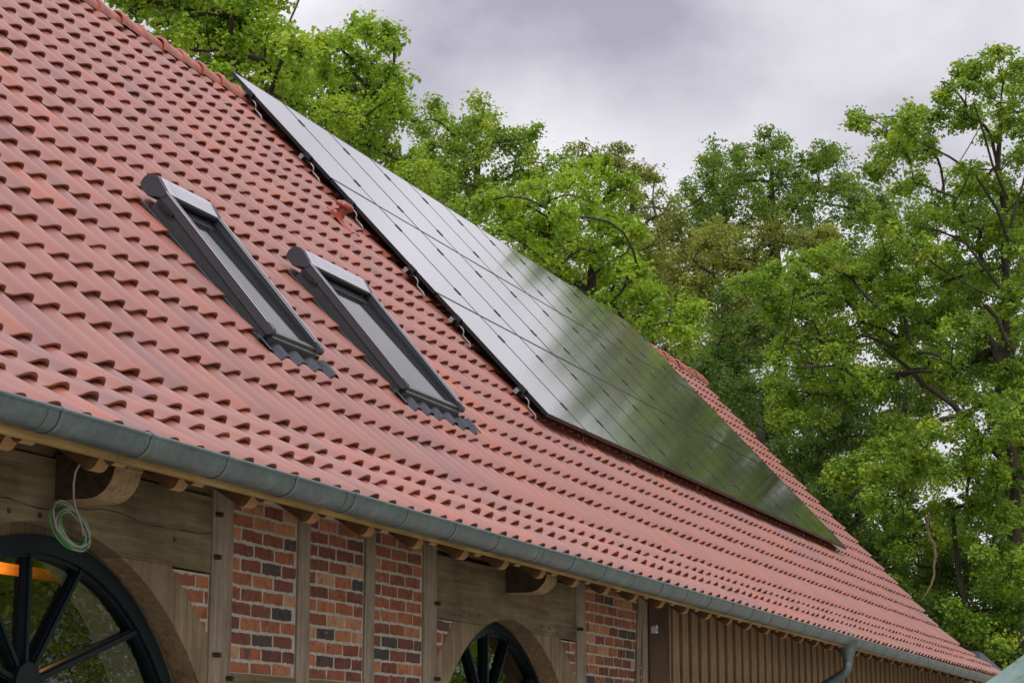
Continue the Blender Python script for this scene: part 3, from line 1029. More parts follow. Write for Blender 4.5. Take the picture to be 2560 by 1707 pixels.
# end stop
e = [(xs[-1], GYF + GR + GR * math.cos(math.pi + math.pi * q / 12), gz(xs[-1]) - .012 + GR * 1.05 * math.sin(math.pi + math.pi * q / 12)) for q in range(13)]
mb.add(e, [list(range(13))])
gut = mb.build('gutter', M['zinc'], barn, origin=(20, GYF, 2.9))
br0 = None
for kk in range(-3, 41):
    xk = GX0 + GS * kk
    if br0 is None:
        mb = MB(); m_ = 15
        for (ra, xa, xb) in ((GR + .0035, -.014, .014),):
            Vv = []
            for xx in (xa, xb):
                for q in range(m_):
                    t = math.pi + math.pi * q / (m_ - 1)
                    Vv.append((xk + xx, GYF + GR + ra * math.cos(t), gz(xk) - .012 + ra * 1.05 * math.sin(t)))
            for xx in (xa, xb):
                for q in range(m_):
                    t = math.pi + math.pi * q / (m_ - 1)
                    Vv.append((xk + xx, GYF + GR + (ra - .004) * math.cos(t), gz(xk) - .012 + (ra - .004) * 1.05 * math.sin(t)))
            mb.add(Vv, [[q, q + 1, m_ + q + 1, m_ + q] for q in range(m_ - 1)], True)
            mb.add(Vv, [[q, 2 * m_ + q, 2 * m_ + q + 1, q + 1] for q in range(m_ - 1)] + [[m_ + q, m_ + q + 1, 3 * m_ + q + 1, 3 * m_ + q] for q in range(m_ - 1)])
        sq = [(xk - .0185 + dx, GYF + GR + (GR + .0008) * math.cos(t), gz(xk) - .012 + (GR + .0008) * 1.05 * math.sin(t)) for dx in (0, .0045) for t in np.linspace(math.pi, 2 * math.pi, m_)]
        mb.add(sq, [[q, q + 1, m_ + q + 1, m_ + q] for q in range(m_ - 1)], True, mi=1)  # thin black strip standing in for the shadow gap beside the bracket
        mb.tube([(xk - .014, GYF + .003, gz(xk) - .006), (xk + .014, GYF + .003, gz(xk) - .006)], .0145, 8)
        br0 = mb.build('gutter_bracket', None, gut, origin=(xk, GYF, gz(xk)), mats=[M['zinc'], M['rubber']])
        o = br0
    else:
        o = br0.copy(); COL.objects.link(o); o.parent = gut
    o.location = np.array([xk + rng.normal(0, .005), GYF + .003 * math.sin(xk * 1.3) + .002 * math.sin(xk * 3.1), gz(xk)]) - WLOC[gut.name]
# solder seams between the gutter lengths
for xs_ in (7.16, 10.0, 13.05, 16.1, 19.0, 25.0, 28.2):
    mb = MB()
    q = []
    for xx in (xs_, xs_ + .03):
        for i in range(15):
            t = math.pi + math.pi * i / 14
            wob = .003 * math.sin(xx * 1.3) + .002 * math.sin(xx * 3.1)
            q.append((xx, GYF + GR + wob + (GR + .0018) * math.cos(t), gz(xx) - .012 + (GR + .0018) * 1.05 * math.sin(t)))
    mb.add(q, [[i, i + 1, 15 + i + 1, 15 + i] for i in range(14)], True)
    mb.build('gutter_joint', M['zinc'], gut)
# downpipe: outlet funnel, swan neck to the wall
xd = on_y(2118, 1600, GYF + GR)[0]
zt = gz(xd) - GR
mb = MB()
yc = GYF + GR
mb.tube([(xd, yc, zt + .05), (xd, yc, zt - .03), (xd, yc, zt - .13), (xd, yc, zt - .17)], [.125, .105, .062, .055], 16)
pth = [(xd, yc, zt - .16), (xd, yc, zt - .20)]
for t in np.linspace(0, 1, 8): pth.append((xd, yc + .10 * (1 - math.cos(t * 1.1)), zt - .20 - .11 * math.sin(t * 1.1) / math.sin(1.1)))
last = np.array(pth[-1]); pth.append((xd, 5.16, last[2] - .22)); pth.append((xd, 5.25, last[2] - .33)); pth.append((xd, 5.27, last[2] - .5)); pth.append((xd, 5.27, .2))
mb.tube(pth, .05, 14)
for (a, b) in ((0, 1),):
    mb.tube([(xd, yc, zt - .175), (xd, yc, zt - .19)], .056, 14)
mb.build('downpipe', M['zinc'], barn)
# leaf guard basket in the outlet
mb = MB()
for q in range(8):
    t = math.pi * 2 * q / 8
    mb.tube([(xd + .05 * math.cos(t), yc + .05 * math.sin(t), zt + .06), (xd + .06 * math.cos(t), yc + .06 * math.sin(t), zt + .12), (xd + .03 * math.cos(t), yc + .03 * math.sin(t), zt + .165), (xd, yc, zt + .175)], .004, 5)
mb.build('leaf_guard', M['steel'], gut)

# ------------------------------------------------------------------ roof vent
vx, vs = 17.97, -2.42
vent = empty('roof_vent', S(vx, vs))
tag(vent, 'glossy red plastic vent pipe with mushroom cap on the tiles left of the solar panels', 'vent')


def vcl(rad, h0, h1, n=18, top=False): return None


vd = np.array([0, 0, 1.0])
b0 = S(vx, vs, -.02)
axis = NN * .80 + np.array([0, 0, .55]); axis /= np.linalg.norm(axis)
mb = MB()
mb.add([S(vx - .12, vs - .26, -.012), S(vx + .12, vs - .26, -.012), S(vx + .12, vs + .14, .004), S(vx - .12, vs + .14, .004),
        S(vx - .07, vs - .25, .018), S(vx + .07, vs - .25, .018), S(vx + .07, vs + .12, .02), S(vx - .07, vs + .12, .02)],
       [(4, 5, 6, 7), (0, 1, 5, 4), (1, 2, 6, 5), (2, 3, 7, 6), (3, 0, 4, 7)])
mb.build('base_plate', M['vent'], vent)
mb = MB(); mb.tube([b0, b0 + axis * .07, b0 + axis * .14], [.052, .044, .044], 20); mb.build('pipe', M['vent'], vent)
mb = MB()
mb.tube([b0 + axis * .12, b0 + axis * .122, b0 + axis * .132, b0 + axis * .15, b0 + axis * .17, b0 + axis * .18, b0 + axis * .184],
        [.06, .085, .094, .094, .084, .06, .012], 24)
mb.build('cap', M['vent'], vent)

# ------------------------------------------------------------------ solar array: 3 rows of 12
NC, NRW = 12, 3
GAP = .018
w, h, th = U - GAP, MH - GAP, .036


def local(fn): return fn


pw, ph = w / 2, h / 2
proto = None
ordn = ['first', 'second', 'third', 'fourth', 'fifth', 'sixth', 'seventh', 'eighth', 'ninth', 'tenth', 'eleventh', 'twelfth']
rown = ['top row by the ridge', 'middle row', 'bottom row']


def mesh_local(name, mbx, mat):
    me = bpy.data.meshes.new(name)
    me.from_pydata(mbx.V, [], mbx.F); me.materials.append(mat)
    me.polygons.foreach_set('use_smooth', np.array(mbx.sm, dtype=bool)); me.update()
    return me


fb = MB(); fw = .011
fb.box((-pw, -ph, -th), (-pw + fw, ph, 0)); fb.box((pw - fw, -ph, -th), (pw, ph, 0))
fb.box((-pw + fw, -ph, -th), (pw - fw, -ph + fw, 0)); fb.box((-pw + fw, ph - fw, -th), (pw - fw, ph, 0))
me_frame = mesh_local('frame', fb, M['pv_frame'])
gb = MB(); gb.box((-pw + fw, -ph + fw, -.007), (pw - fw, ph - fw, -.0015))
me_glass = mesh_local('glass', gb, M['pv'])
cb = MB(); cb.box((-.018, -.05, -.03), (.018, .05, .007), bev=.002)
me_clamp = mesh_local('clamp', cb, M['rubber'])
cb2 = MB(); cb2.box((-.034, -.045, -.05), (.004, .045, .006), bev=.002); cb2.box((-.034, -.045, -.075), (-.014, .045, -.05))
me_eclamp = mesh_local('end_clamp', cb2, M['rubber'])
RAILS = (0.29, -0.29)
for r_ in range(NRW):
    for c in range(NC):
        ctr = A0 + np.array([(c + .5) * U, 0, 0]) - SD * ((r_ + .5) * MH)
        tilt = rng.normal(0, .0007, 2)
        o = empty('solar_panel', ctr, rot=(TH + tilt[0], tilt[1], 0))
        if c == 0: pos = 'at the near left end of the ' + rown[r_]
        elif c == NC - 1: pos = 'at the far right end of the ' + rown[r_]
        else: pos = ordn[c] + ' from the left in the ' + rown[r_]
        tag(o, 'black framed solar panel, ' + pos, 'solar panel', 'solar panels on the tiled roof')
        parts = [('frame', me_frame, (0, 0, 0)), ('glass', me_glass, (0, 0, 0))]
        for rf in RAILS:
            if c < NC - 1: parts.append(('clamp', me_clamp, (U / 2, rf * MH, 0)))
            if c == 0: parts.append(('end_clamp', me_eclamp, (-pw, rf * MH, 0)))
        for nm, me, lc in parts:
            ch = bpy.data.objects.new(nm, me); COL.objects.link(ch); ch.parent = o; ch.location = lc
        if c == NC - 1:
            for rf in RAILS:
                ch = bpy.data.objects.new('end_clamp', me_eclamp); COL.objects.link(ch); ch.parent = o
                ch.location = (pw, rf * MH, 0); ch.rotation_euler = (0, 0, math.pi)
# mounting rails with hooks
for r_ in range(NRW):
    for q, rf in enumerate(RAILS):
        s_ = -(r_ + .5) * MH + rf * MH
        ro = empty('mounting_rail', S(A0[0], s_, DN - th - .02))
        tag(ro, f"black aluminium rail under the solar panels, {'upper' if q == 0 else 'lower'} one of the {rown[r_]}", 'mounting rail', 'rails carrying the solar panels')
        mb = MB()
        xa, xb = A0[0] - .10, A0[0] + NC * U + .05
        c = [(s_ - .02, .036), (s_ + .02, .036), (s_ + .02, DN - th - .002), (s_ - .02, DN - th - .002)]
        Vv = [S(xa, *z) for z in c] + [S(xb, *z) for z in c]
        mb.add(Vv, [(0, 1, 2, 3), (7, 6, 5, 4)] + [[(z + 1) % 4, z, 4 + z, 4 + (z + 1) % 4] for z in range(4)])
        mb.build('bar', M['pv_frame'], ro)
        mb = MB()
        c = [(s_ - .023, .030), (s_ + .023, .030), (s_ + .023, DN - th - .001), (s_ - .023, DN - th - .001)]
        Vv = [S(xa - .012, *z) for z in c] + [S(xa - .001, *z) for z in c]
        mb.add(Vv, [(0, 1, 2, 3), (7, 6, 5, 4)] + [[(z + 1) % 4, z, 4 + z, 4 + (z + 1) % 4] for z in range(4)])
        mb.build('end_cap', M['steel'], ro)
        for hx in [A0[0] + .02 + 1.42 * i for i in range(10)]:
            mb = MB()
            sh = s_ - .13
            mb.tube([S(hx, s_ - .03, .06), S(hx, sh + .02, .058), S(hx, sh - .005, .045), S(hx, sh - .01, .028), S(hx, sh - .03, .015), S(hx, sh - .12, .014),
                     S(hx, sh - .15, .004), S(hx, sh - .16, -.02)], .0085, 7)
            mb.add([S(hx - .02, s_ - .05, .04), S(hx + .02, s_ - .05, .04), S(hx + .02, s_ - .022, .075), S(hx - .02, s_ - .022, .075)], [(0, 1, 2, 3)])
            mb.build('roof_hook', M['steel'], ro)

# ------------------------------------------------------------------ cable coil under the eave
zc = 860 / 1805.0


def cpt(x, y, yy=5.27): return on_y(x * zc, 960 + y * zc, yy)


coil = empty('cable_coil', cpt(370, 740))
tag(coil, 'coil of grey and green cable hanging under the eave above the large arched window', 'cable')


def loops(cx, cy, rx, ry, rot, nloop, ph, drift):
    P = []
    for i in range(int(nloop * 26) + 1):
        t = ph + 2 * math.pi * i / 26
        f = 1 + .10 * math.sin(t * .37 + ph) + drift * math.sin(i * .11)
        ex, ey = rx * f * math.cos(t), ry * f * math.sin(t)
        a = R(rot + 5 * math.sin(i * .07))
        P.append(cpt(cx + ex * math.cos(a) - ey * math.sin(a), cy + ex * math.sin(a) + ey * math.cos(a), 5.27 + .012 * math.sin(i * .3 + ph)))
    return P


mb = MB()
drop = [cpt(420, 415, 5.03), cpt(396, 460, 5.05), cpt(386, 520, 5.08), cpt(386, 590, 5.13), cpt(394, 640, 5.18), cpt(412, 690, 5.22), cpt(428, 740, 5.25), cpt(436, 795)]
mb.tube(drop, .0048, 7)
mb.tube(loops(372, 745, 58, 128, -32, 3.2, .3, .09), .0048, 7)
mb.tube(loops(384, 756, 74, 108, -40, 2.4, 2.0, .10), .0048, 7)
mb.build('grey_cable', M['cable_grey'], coil)
mb = MB()
mb.tube([p + np.array([.012, .008, 0]) for p in drop], .0032, 6)
mb.tube(loops(362, 750, 72, 118, -34, 3.3, 1.1, .10), .0034, 6)
mb.tube(loops(378, 738, 52, 104, -28, 1.6, 3.0, .05), .0032, 6)
mb.build('green_cable', M['cable_green'], coil)

# ------------------------------------------------------------------ white wall sensor
sp = on_y(1630, 1572, YW - .03)
mb = MB()
c = [(sp[0] - .03, sp[2] - .034), (sp[0] + .03, sp[2] - .034)] + [(sp[0] + .03 * math.cos(t), sp[2] + .012 + .026 * math.sin(t)) for t in np.linspace(0, math.pi, 12)]
sen = empty('wall_sensor', (sp[0], YW - .03, sp[2]))
tag(sen, 'small white round-topped sensor on the dark brown corner board', 'sensor')
mb.prism_xz(c, YW - .075, YW - .03); mb.build('housing', M['white'], sen)
mb = MB(); mb.prism_xz([(sp[0] + .018 * math.cos(t), sp[2] - .008 + .018 * math.sin(t)) for t in np.linspace(0, 2 * math.pi, 14, endpoint=False)], YW - .079, YW - .074)
mb.build('lens', M['steel'], sen)

# ------------------------------------------------------------------ parasol in the lower right corner
m, nt, N, L, p = newmat('weathered_canvas')
n1 = noise(N, L, 2.5, 6, .65)
r1 = ramp(N, [(0.3, (0.11, 0.18, 0.165)), (0.55, (0.165, 0.25, 0.23)), (0.75, (0.25, 0.34, 0.31))]); L.new(n1.outputs['Fac'], r1.inputs['Fac'])
n2 = noise(N, L, 5.5, 6, .75)
r2 = ramp(N, [(0.56, (0, 0, 0)), (0.64, (.8, .8, .8))]); L.new(n2.outputs['Fac'], r2.inputs['Fac'])
L.new(mix(N, L, r2.outputs['Color'], r1.outputs['Color'], (0.13, 0.09, 0.055)), p.inputs['Base Color'])
p.inputs['Roughness'].default_value = .85
M['canvas'] = m
pc = at(2752, 1499, 12.0)
par = empty('parasol', (pc[0], pc[1], 0))
tag(par, 'weathered pale green canvas parasol in the lower right corner', 'parasol')
mb = MB(); mb.tube([(pc[0], pc[1], 0), (pc[0], pc[1], pc[2] - .04)], .03, 12); mb.build('pole', M['rafter'], par)
mb = MB()
nseg = 8; sub = 6; rr = 1.35; drop_ = .95
rings = 7
Vv = [tuple(pc)]
for ri in range(1, rings + 1):
    f = ri / rings
    for q in range(nseg * sub):
        t = 2 * math.pi * q / (nseg * sub) + 1.15
        k_ = abs(((q % sub) / sub) - .5) * 2      # 1 on ribs, 0 between
        rad = rr * f * (math.cos(math.pi / nseg) / math.cos(((q % sub) / sub - .5) * 2 * math.pi / nseg))
        Vv.append((pc[0] + rad * math.cos(t), pc[1] + rad * math.sin(t), pc[2] - drop_ * f * (1 - .05 * (1 - f)) - .05 * (1 - k_) * f))
nq = nseg * sub
Ff = [[0, 1 + q, 1 + (q + 1) % nq] for q in range(nq)]
for ri in range(rings - 1):
    for q in range(nq):
        Ff.append([1 + ri * nq + q, 1 + (ri + 1) * nq + q, 1 + (ri + 1) * nq + (q + 1) % nq, 1 + ri * nq + (q + 1) % nq])
vb = len(Vv)
for q in range(nq):
    a = Vv[1 + (rings - 1) * nq + q]; Vv.append((a[0], a[1], a[2] - .13))
for q in range(nq):
    Ff.append([1 + (rings - 1) * nq + q, vb + q, vb + (q + 1) % nq, 1 + (rings - 1) * nq + (q + 1) % nq])
mb.add(Vv, Ff, True); mb.build('canopy', M['canvas'], par)

# ------------------------------------------------------------------ dark-roofed outbuilding beyond the verge
ob = at(2330, 1600, 42)
oc = (ob[0], ob[1], 0)
out = empty('outbuilding', oc)
tag(out, 'small outbuilding with a dark slate roof showing past the end of the barn roof', 'outbuilding')
a2 = at(2452, 1628, 41)
mb = MB()
zr = a2[2]
ex = np.array([0.25, 1, 0]); ex /= np.linalg.norm(ex); ey = np.array([1, -.25, 0]); ey /= np.linalg.norm(ey)
pR = a2; pL = a2 + ex * 4.5 + np.array([0, 0, .35])
def off(p, u, v, dz): return p + ex * u + ey * v + np.array([0, 0, dz])
Vv = [pR, pL, off(pR, -.45, -2.2, -1.2), off(pL, .3, -2.2, -1.5), off(pR, -.6, 2.2, -1.2), off(pL, .3, 2.2, -1.5), off(pR, -.62, 0, -.62)]
mb.add(Vv, [(0, 1, 3, 2), (0, 4, 5, 1), (0, 2, 6), (0, 6, 4)]); mb.build('roof', M['slate'], out)
mb = MB()
c4 = [off(pR, -.2, -2.0, 0), off(pL, .1, -2.0, 0), off(pL, .1, 2.0, 0), off(pR, -.2, 2.0, 0)]
Vv = [(q[0], q[1], 0) for q in c4] + [(q[0], q[1], zr - 1.1) for q in c4]
mb.add(Vv, [(0, 1, 5, 4), (1, 2, 6, 5), (2, 3, 7, 6), (3, 0, 4, 7)]); mb.build('wall', M['render'], out)

# ------------------------------------------------------------------ trees
def leaf_cloud(C, sig, nper, size, tints, rs, outward=None, up=.9):
    """C: cluster centres -> leaf quads"""
    n = len(C) * nper
    c = np.repeat(C, nper, axis=0)
    sg = np.repeat(sig, nper)[:, None]
    d = rs.normal(0, 1, (n, 3))
    d /= (np.linalg.norm(d, axis=1)[:, None] + 1e-9)
    rad = rs.random(n)[:, None] ** 0.55
    p = c + d * rad * sg * np.array([1.1, 1.1, .8])
    nrm = rs.normal(0, 1, (n, 3)) * .75 + d * .55 + np.array([0, 0, up])
    nrm /= np.linalg.norm(nrm, axis=1)[:, None]
    t = rs.normal(0, 1, (n, 3)); t -= nrm * (t * nrm).sum(1)[:, None]; t /= np.linalg.norm(t, axis=1)[:, None]
    b = np.cross(nrm, t)
    a = (size * (.65 + .7 * rs.random(n)))[:, None]
    V = np.empty((n, 4, 3))
    V[:, 0] = p - t * a * .5
    V[:, 1] = p + b * a * .36 + nrm * a * .08 - t * a * .02
    V[:, 2] = p + t * a * .5 - nrm * a * .10
    V[:, 3] = p - b * a * .36 + nrm * a * .08 + t * a * .02
    T = np.repeat(tints, nper) + rs.normal(0, .13, n)
    return V.reshape(-1, 3), np.clip(T, 0, 1)


def limb(mb, p0, p1, r0, r1, rs, bend=.12, n=7, side=6, droop=0.0):
    p0 = np.array(p0, float); p1 = np.array(p1, float)
    ln = np.linalg.norm(p1 - p0)
    o = rs.normal(0, bend * ln, 3); o2 = rs.normal(0, bend * .5 * ln, 3)
    P = []
    for i in range(n):
        t = i / (n - 1)
        P.append(p0 + (p1 - p0) * t + o * math.sin(math.pi * t) * .6 + o2 * math.sin(2 * math.pi * t) * .5 + np.array([0, 0, droop * ln * math.sin(math.pi * t)]))
    mb.tube(P, [r0 + (r1 - r0) * (i / (n - 1)) ** .8 for i in range(n)], side)
    return P


TREES = {}


def tree(name, label, depth, boughs, mat, base_px, seed, dens=560, size=.088, group='trees behind the barn', trunk_r=.22, extra_limbs=(), csize=.27, fill=.4, trunk_top=None, lowest=None, jit=1.4):
    """boughs: (x, y, rx, ry) in the picture plane at about `depth` metres; each gets its own depth.
    The skeleton grows from the trunk: every bough, then every leaf clump, joins the nearest wood already grown."""
    rs = np.random.default_rng(seed)
    base = at(base_px[0] * K, base_px[1] * K, depth); base = np.array([base[0], base[1], 0.0])
    allb = []
    for (x, y, rx, ry) in boughs:
        allb.append((x, y, rx, ry * 1.3))
        for q in range(2):
            allb.append((x + rx * rs.normal(0, .6), y + ry * rs.normal(0, .75), rx * rs.uniform(.25, .55), ry * rs.uniform(.5, 1.0)))
    B = []
    for (x, y, rx, ry) in allb:
        c = at(x * K, y * K, depth + rs.normal(0, jit))
        B.append((c, rx * K / FPX * depth, ry * K / FPX * depth))
    cs = np.array([b[0] for b in B])
    ctr = cs.mean(axis=0); topz = cs[:, 2].max()
    root = empty(name, base)
    tag(root, label, 'tree', group)
    tt = at(trunk_top[0] * K, trunk_top[1] * K, depth) if trunk_top else np.array([ctr[0], ctr[1], max(ctr[2], topz * .75)])
    # trunk nodes
    nodes = []; par = []; wt = []
    o = rs.normal(0, .025 * np.linalg.norm(tt - base), 3)
    nt_ = 14
    for i in range(nt_):
        t = i / (nt_ - 1)
        nodes.append(base + (tt - base) * t + o * math.sin(math.pi * t) + rs.normal(0, .05, 3) * (0 < i < nt_ - 1)); par.append(i - 1); wt.append(0)
    first_free = 3
    def grow(p, bend, nseg, up):
        A = np.array(nodes)
        d = p - A
        ln = np.linalg.norm(d, axis=1)
        cost = ln + np.maximum(0, A[:, 2] - p[2]) * .9          # wood grows upward and outward
        cost[:first_free] += 50
        a = int(np.argmin(cost))
        L_ = ln[a]
        off = rs.normal(0, bend * L_, 3)
        prev = a
        for i in range(1, nseg + 1):
            t = i / nseg
            q = A[a] + d[a] * t + off * math.sin(math.pi * t) + np.array([0, 0, up * L_ * math.sin(math.pi * t)])
            nodes.append(q); par.append(prev); wt.append(0); prev = len(nodes) - 1
        wt[prev] = 1
        return prev
    order = np.argsort([np.min(np.linalg.norm(np.array(nodes) - b[0], axis=1)) for b in B])
    dirh = np.array([FW[0], FW[1], 0]); dirh /= np.linalg.norm(dirh)
    CC = []; SG = []
    for bi in order:
        c, rx, rz = B[bi]
        grow(c, .10, 5, .06)
    for bi in order:
        c, rx, rz = B[bi]
        area = math.pi * rx * rz
        ncl = max(5, int(area / (csize ** 2) * 1.5))
        d = rs.normal(0, 1, (ncl, 3)); d /= np.linalg.norm(d, axis=1)[:, None]
        rad = (fill + (1.08 - fill) * rs.random(ncl) ** .8)[:, None]
        P = c + (RT[None] * d[:, :1] * rx + dirh[None] * d[:, 1:2] * rx * .9 + np.array([[0, 0, 1.0]]) * d[:, 2:3] * rz) * rad
        CC.append(P); SG.append(csize * (.5 + .8 * rs.random(ncl)))
    C = np.vstack(CC); SG = np.concatenate(SG)
    for q in rs.choice(len(C), size=min(len(C), 260), replace=False):
        grow(C[q], .12, 3, .03)
    # pipe model: thickness from what a branch carries
    load = np.array(wt, float)
    for i in range(len(nodes) - 1, 0, -1):
        if par[i] >= 0: load[par[i]] += load[i]
    rad = .006 + (trunk_r * .55) * (load / max(load[0], 1)) ** .56
    for i in range(nt_): rad[i] = max(rad[i], trunk_r * (1 - .75 * i / (nt_ - 1)))
    kids = {}
    for i, p in enumerate(par): kids.setdefault(p, []).append(i)
    mb = MB()
    stack = [[0]]
    while stack:
        chain = stack.pop()
        cur = chain[-1]
        while True:
            ch = kids.get(cur, [])
            if not ch: break
            ch = sorted(ch, key=lambda z: -load[z])
            nxt = [z for z in ch if cur < nt_ - 1 and z == cur + 1] or ch[:1]
            for z in ch:
                if z != nxt[0]: stack.append([cur, z])
            chain.append(nxt[0]); cur = nxt[0]
        if len(chain) > 1:
            rr_ = [rad[z] for z in chain]
            if chain[0] != 0 or len(chain) < nt_: rr_[0] = min(rr_[0], rr_[1] * 1.25)
            big = rr_[0] > .03
            mb.tube([nodes[z] for z in chain], rr_, 8 if rr_[0] > .1 else (5 if big else 3), caps=False)
    mb.build('trunk', M['bark'], root)
    for (pts, r0, r1) in extra_limbs:
        m2 = MB()
        P = [at(x * K, y * K, depth - .8) for x, y in pts]
        m2.tube(P, list(np.linspace(r0 * .6, r1 * .6, len(P))), 8); m2.build('limb', M['bark'], root)
    tot = sum(math.pi * rx * ry for _, rx, ry in B) * dens * 1.9 * (.1 / size) ** 1.5
    nper = max(6, int(tot / len(C)))
    tb = np.clip(rs.normal(.45, .2, len(C)), 0, 1)
    V, T = leaf_cloud(C, SG, nper, size, tb, rs)
    F = np.arange(len(V)).reshape(-1, 4)
    put('crown', V, F, M[mat], root, attrs={'tint': T})
    TREES[label] = (root, len(F))
    return root


E1 = [([(360, 60), (400, 50), (450, 35), (520, 30), (580, 10)], .09, .03), ([(300, 30), (330, 5), (350, -30)], .10, .06)]
tree('oak_tree', 'bright oak behind the left end of the ridge, cut off by the top edge', 34,
     [(300, -10, 60, 40), (350, 10, 70, 40), (430, 30, 80, 45), (520, 40, 80, 45), (600, 40, 70, 45), (650, 90, 55, 45), (590, 110, 80, 45), (500, 100, 70, 45), (430, 85, 60, 35), (540, 160, 80, 40), (640, 160, 75, 40),
      (690, 120, 40, 35), (680, 205, 80, 40), (730, 250, 55, 35), (620, 215, 80, 40), (590, -40, 80, 45), (450, -50, 100, 45), (330, -60, 90, 40), (520, 5, 60, 30), (560, 250, 80, 40)],
     'leaf_bright', (500, 900), 1, extra_limbs=E1, trunk_r=.3, dens=620)
tree('oak_tree', 'tall oak crown rising above the upper corner of the solar panels', 39,
     [(775, 105, 40, 30), (835, 80, 42, 30), (880, 95, 35, 28), (800, 150, 60, 35), (865, 150, 55, 35), (915, 205, 34, 28), (850, 215, 65, 35), (780, 205, 55, 35), (900, 255, 45, 30), (830, 275, 70, 35),
      (770, 290, 60, 35), (890, 320, 55, 30), (840, 340, 70, 30), (920, 370, 60, 30), (960, 410, 60, 30), (735, 110, 20, 20), (740, 170, 35, 30)],
     'leaf_bright', (850, 900), 2, trunk_r=.25, dens=640)
tree('oak_tree', 'darker oak with thin twigs between the tall crown and the bright low one', 49,
     [(965, 290, 32, 25), (1010, 275, 32, 25), (1040, 310, 40, 30), (990, 345, 50, 30), (1085, 290, 32, 25), (1130, 275, 36, 24), (1170, 310, 38, 26), (1105, 345, 60, 30), (1195, 350, 40, 26), (1245, 375, 38, 26), (1180, 400, 70, 30),
      (1040, 390, 70, 30), (1090, 440, 90, 30), (1000, 430, 60, 30), (1260, 420, 60, 26)],
     'leaf_fresh', (1080, 900), 3, size=.085, trunk_r=.18, dens=520)
E4 = [([(1350, 640), (1390, 610), (1440, 580), (1470, 520)], .05, .02), ([(1210, 470), (1260, 500), (1300, 515)], .05, .02)]
tree('oak_tree', 'bright green spreading oak behind the middle of the solar panels', 42,
     [(1130, 475, 60, 28), (1190, 455, 60, 26), (1260, 440, 70, 28), (1330, 425, 65, 28), (1400, 440, 60, 28), (1210, 510, 80, 28), (1310, 500, 90, 30), (1400, 505, 70, 32), (1445, 530, 40, 30), (1260, 570, 90, 28), (1360, 575, 90, 30),
      (1320, 640, 80, 26), (1420, 640, 70, 32), (1440, 600, 40, 30), (1390, 690, 80, 26), (1480, 700, 60, 32), (1540, 715, 60, 34), (1580, 745, 34, 34), (1500, 755, 70, 24), (1440, 730, 60, 20), (1170, 540, 60, 20)],
     'leaf_bright', (1380, 1000), 4, extra_limbs=E4, trunk_r=.24, dens=640)
tree('ash_tree', 'sparse olive tree with bare twigs against the sky in the middle of the treetops', 58,
     [(1335, 360, 34, 18), (1390, 350, 36, 18), (1430, 365, 30, 22), (1475, 390, 28, 22), (1505, 415, 22, 20), (1370, 395, 60, 24), (1440, 420, 50, 28), (1500, 470, 45, 34), (1535, 510, 32, 34), (1460, 480, 50, 30), (1510, 560, 50, 40), (1480, 620, 50, 40)],
     'leaf_olive', (1470, 1000), 5, size=.085, dens=300, csize=.28, trunk_r=.18)
tree('oak_tree', 'dark green oak standing right of the dip in the treetops', 62,
     [(1595, 440, 26, 30), (1620, 395, 30, 26), (1645, 350, 32, 22), (1690, 360, 28, 22), (1640, 440, 50, 36), (1700, 420, 55, 36), (1750, 345, 34, 22), (1790, 335, 34, 20), (1770, 390, 50, 34), (1830, 385, 46, 30), (1880, 360, 36, 22), (1930, 355, 40, 24), (1880, 420, 60, 36),
      (1940, 420, 50, 34), (1650, 500, 60, 34), (1740, 480, 70, 34), (1830, 470, 70, 34), (1960, 480, 60, 36), (1600, 500, 40, 36), (2020, 470, 50, 36)],
     'leaf_mid', (1780, 1000), 6, size=.095, csize=.34, dens=450, trunk_r=.25)
tree('oak_tree', 'dull olive tree below the dark oak and left of the big bright oak', 56,
     [(1570, 570, 50, 34), (1640, 560, 60, 34), (1720, 545, 60, 32), (1800, 545, 60, 32), (1880, 560, 60, 34), (1600, 630, 60, 36), (1680, 620, 60, 36), (1750, 610, 50, 34), (1620, 700, 60, 36), (1690, 690, 50, 36), (1560, 660, 40, 36), (1660, 760, 60, 36)],
     'leaf_olive', (1680, 1000), 7, size=.09, csize=.32, dens=450, trunk_r=.22)
E8 = [
      ([(2320, 560), (2290, 480), (2240, 400), (2180, 360), (2120, 330), (2070, 300)], .07, .02),
      ([(2330, 700), (2280, 640), (2220, 560), (2160, 530), (2110, 520)], .08, .02), ([(2316, 460), (2280, 380), (2255, 290), (2235, 230)], .06, .02),
      ([(2262, 700), (2290, 730), (2310, 780), (2330, 810)], .09, .06), ([(2320, 520), (2345, 440), (2360, 380)], .06, .03)]
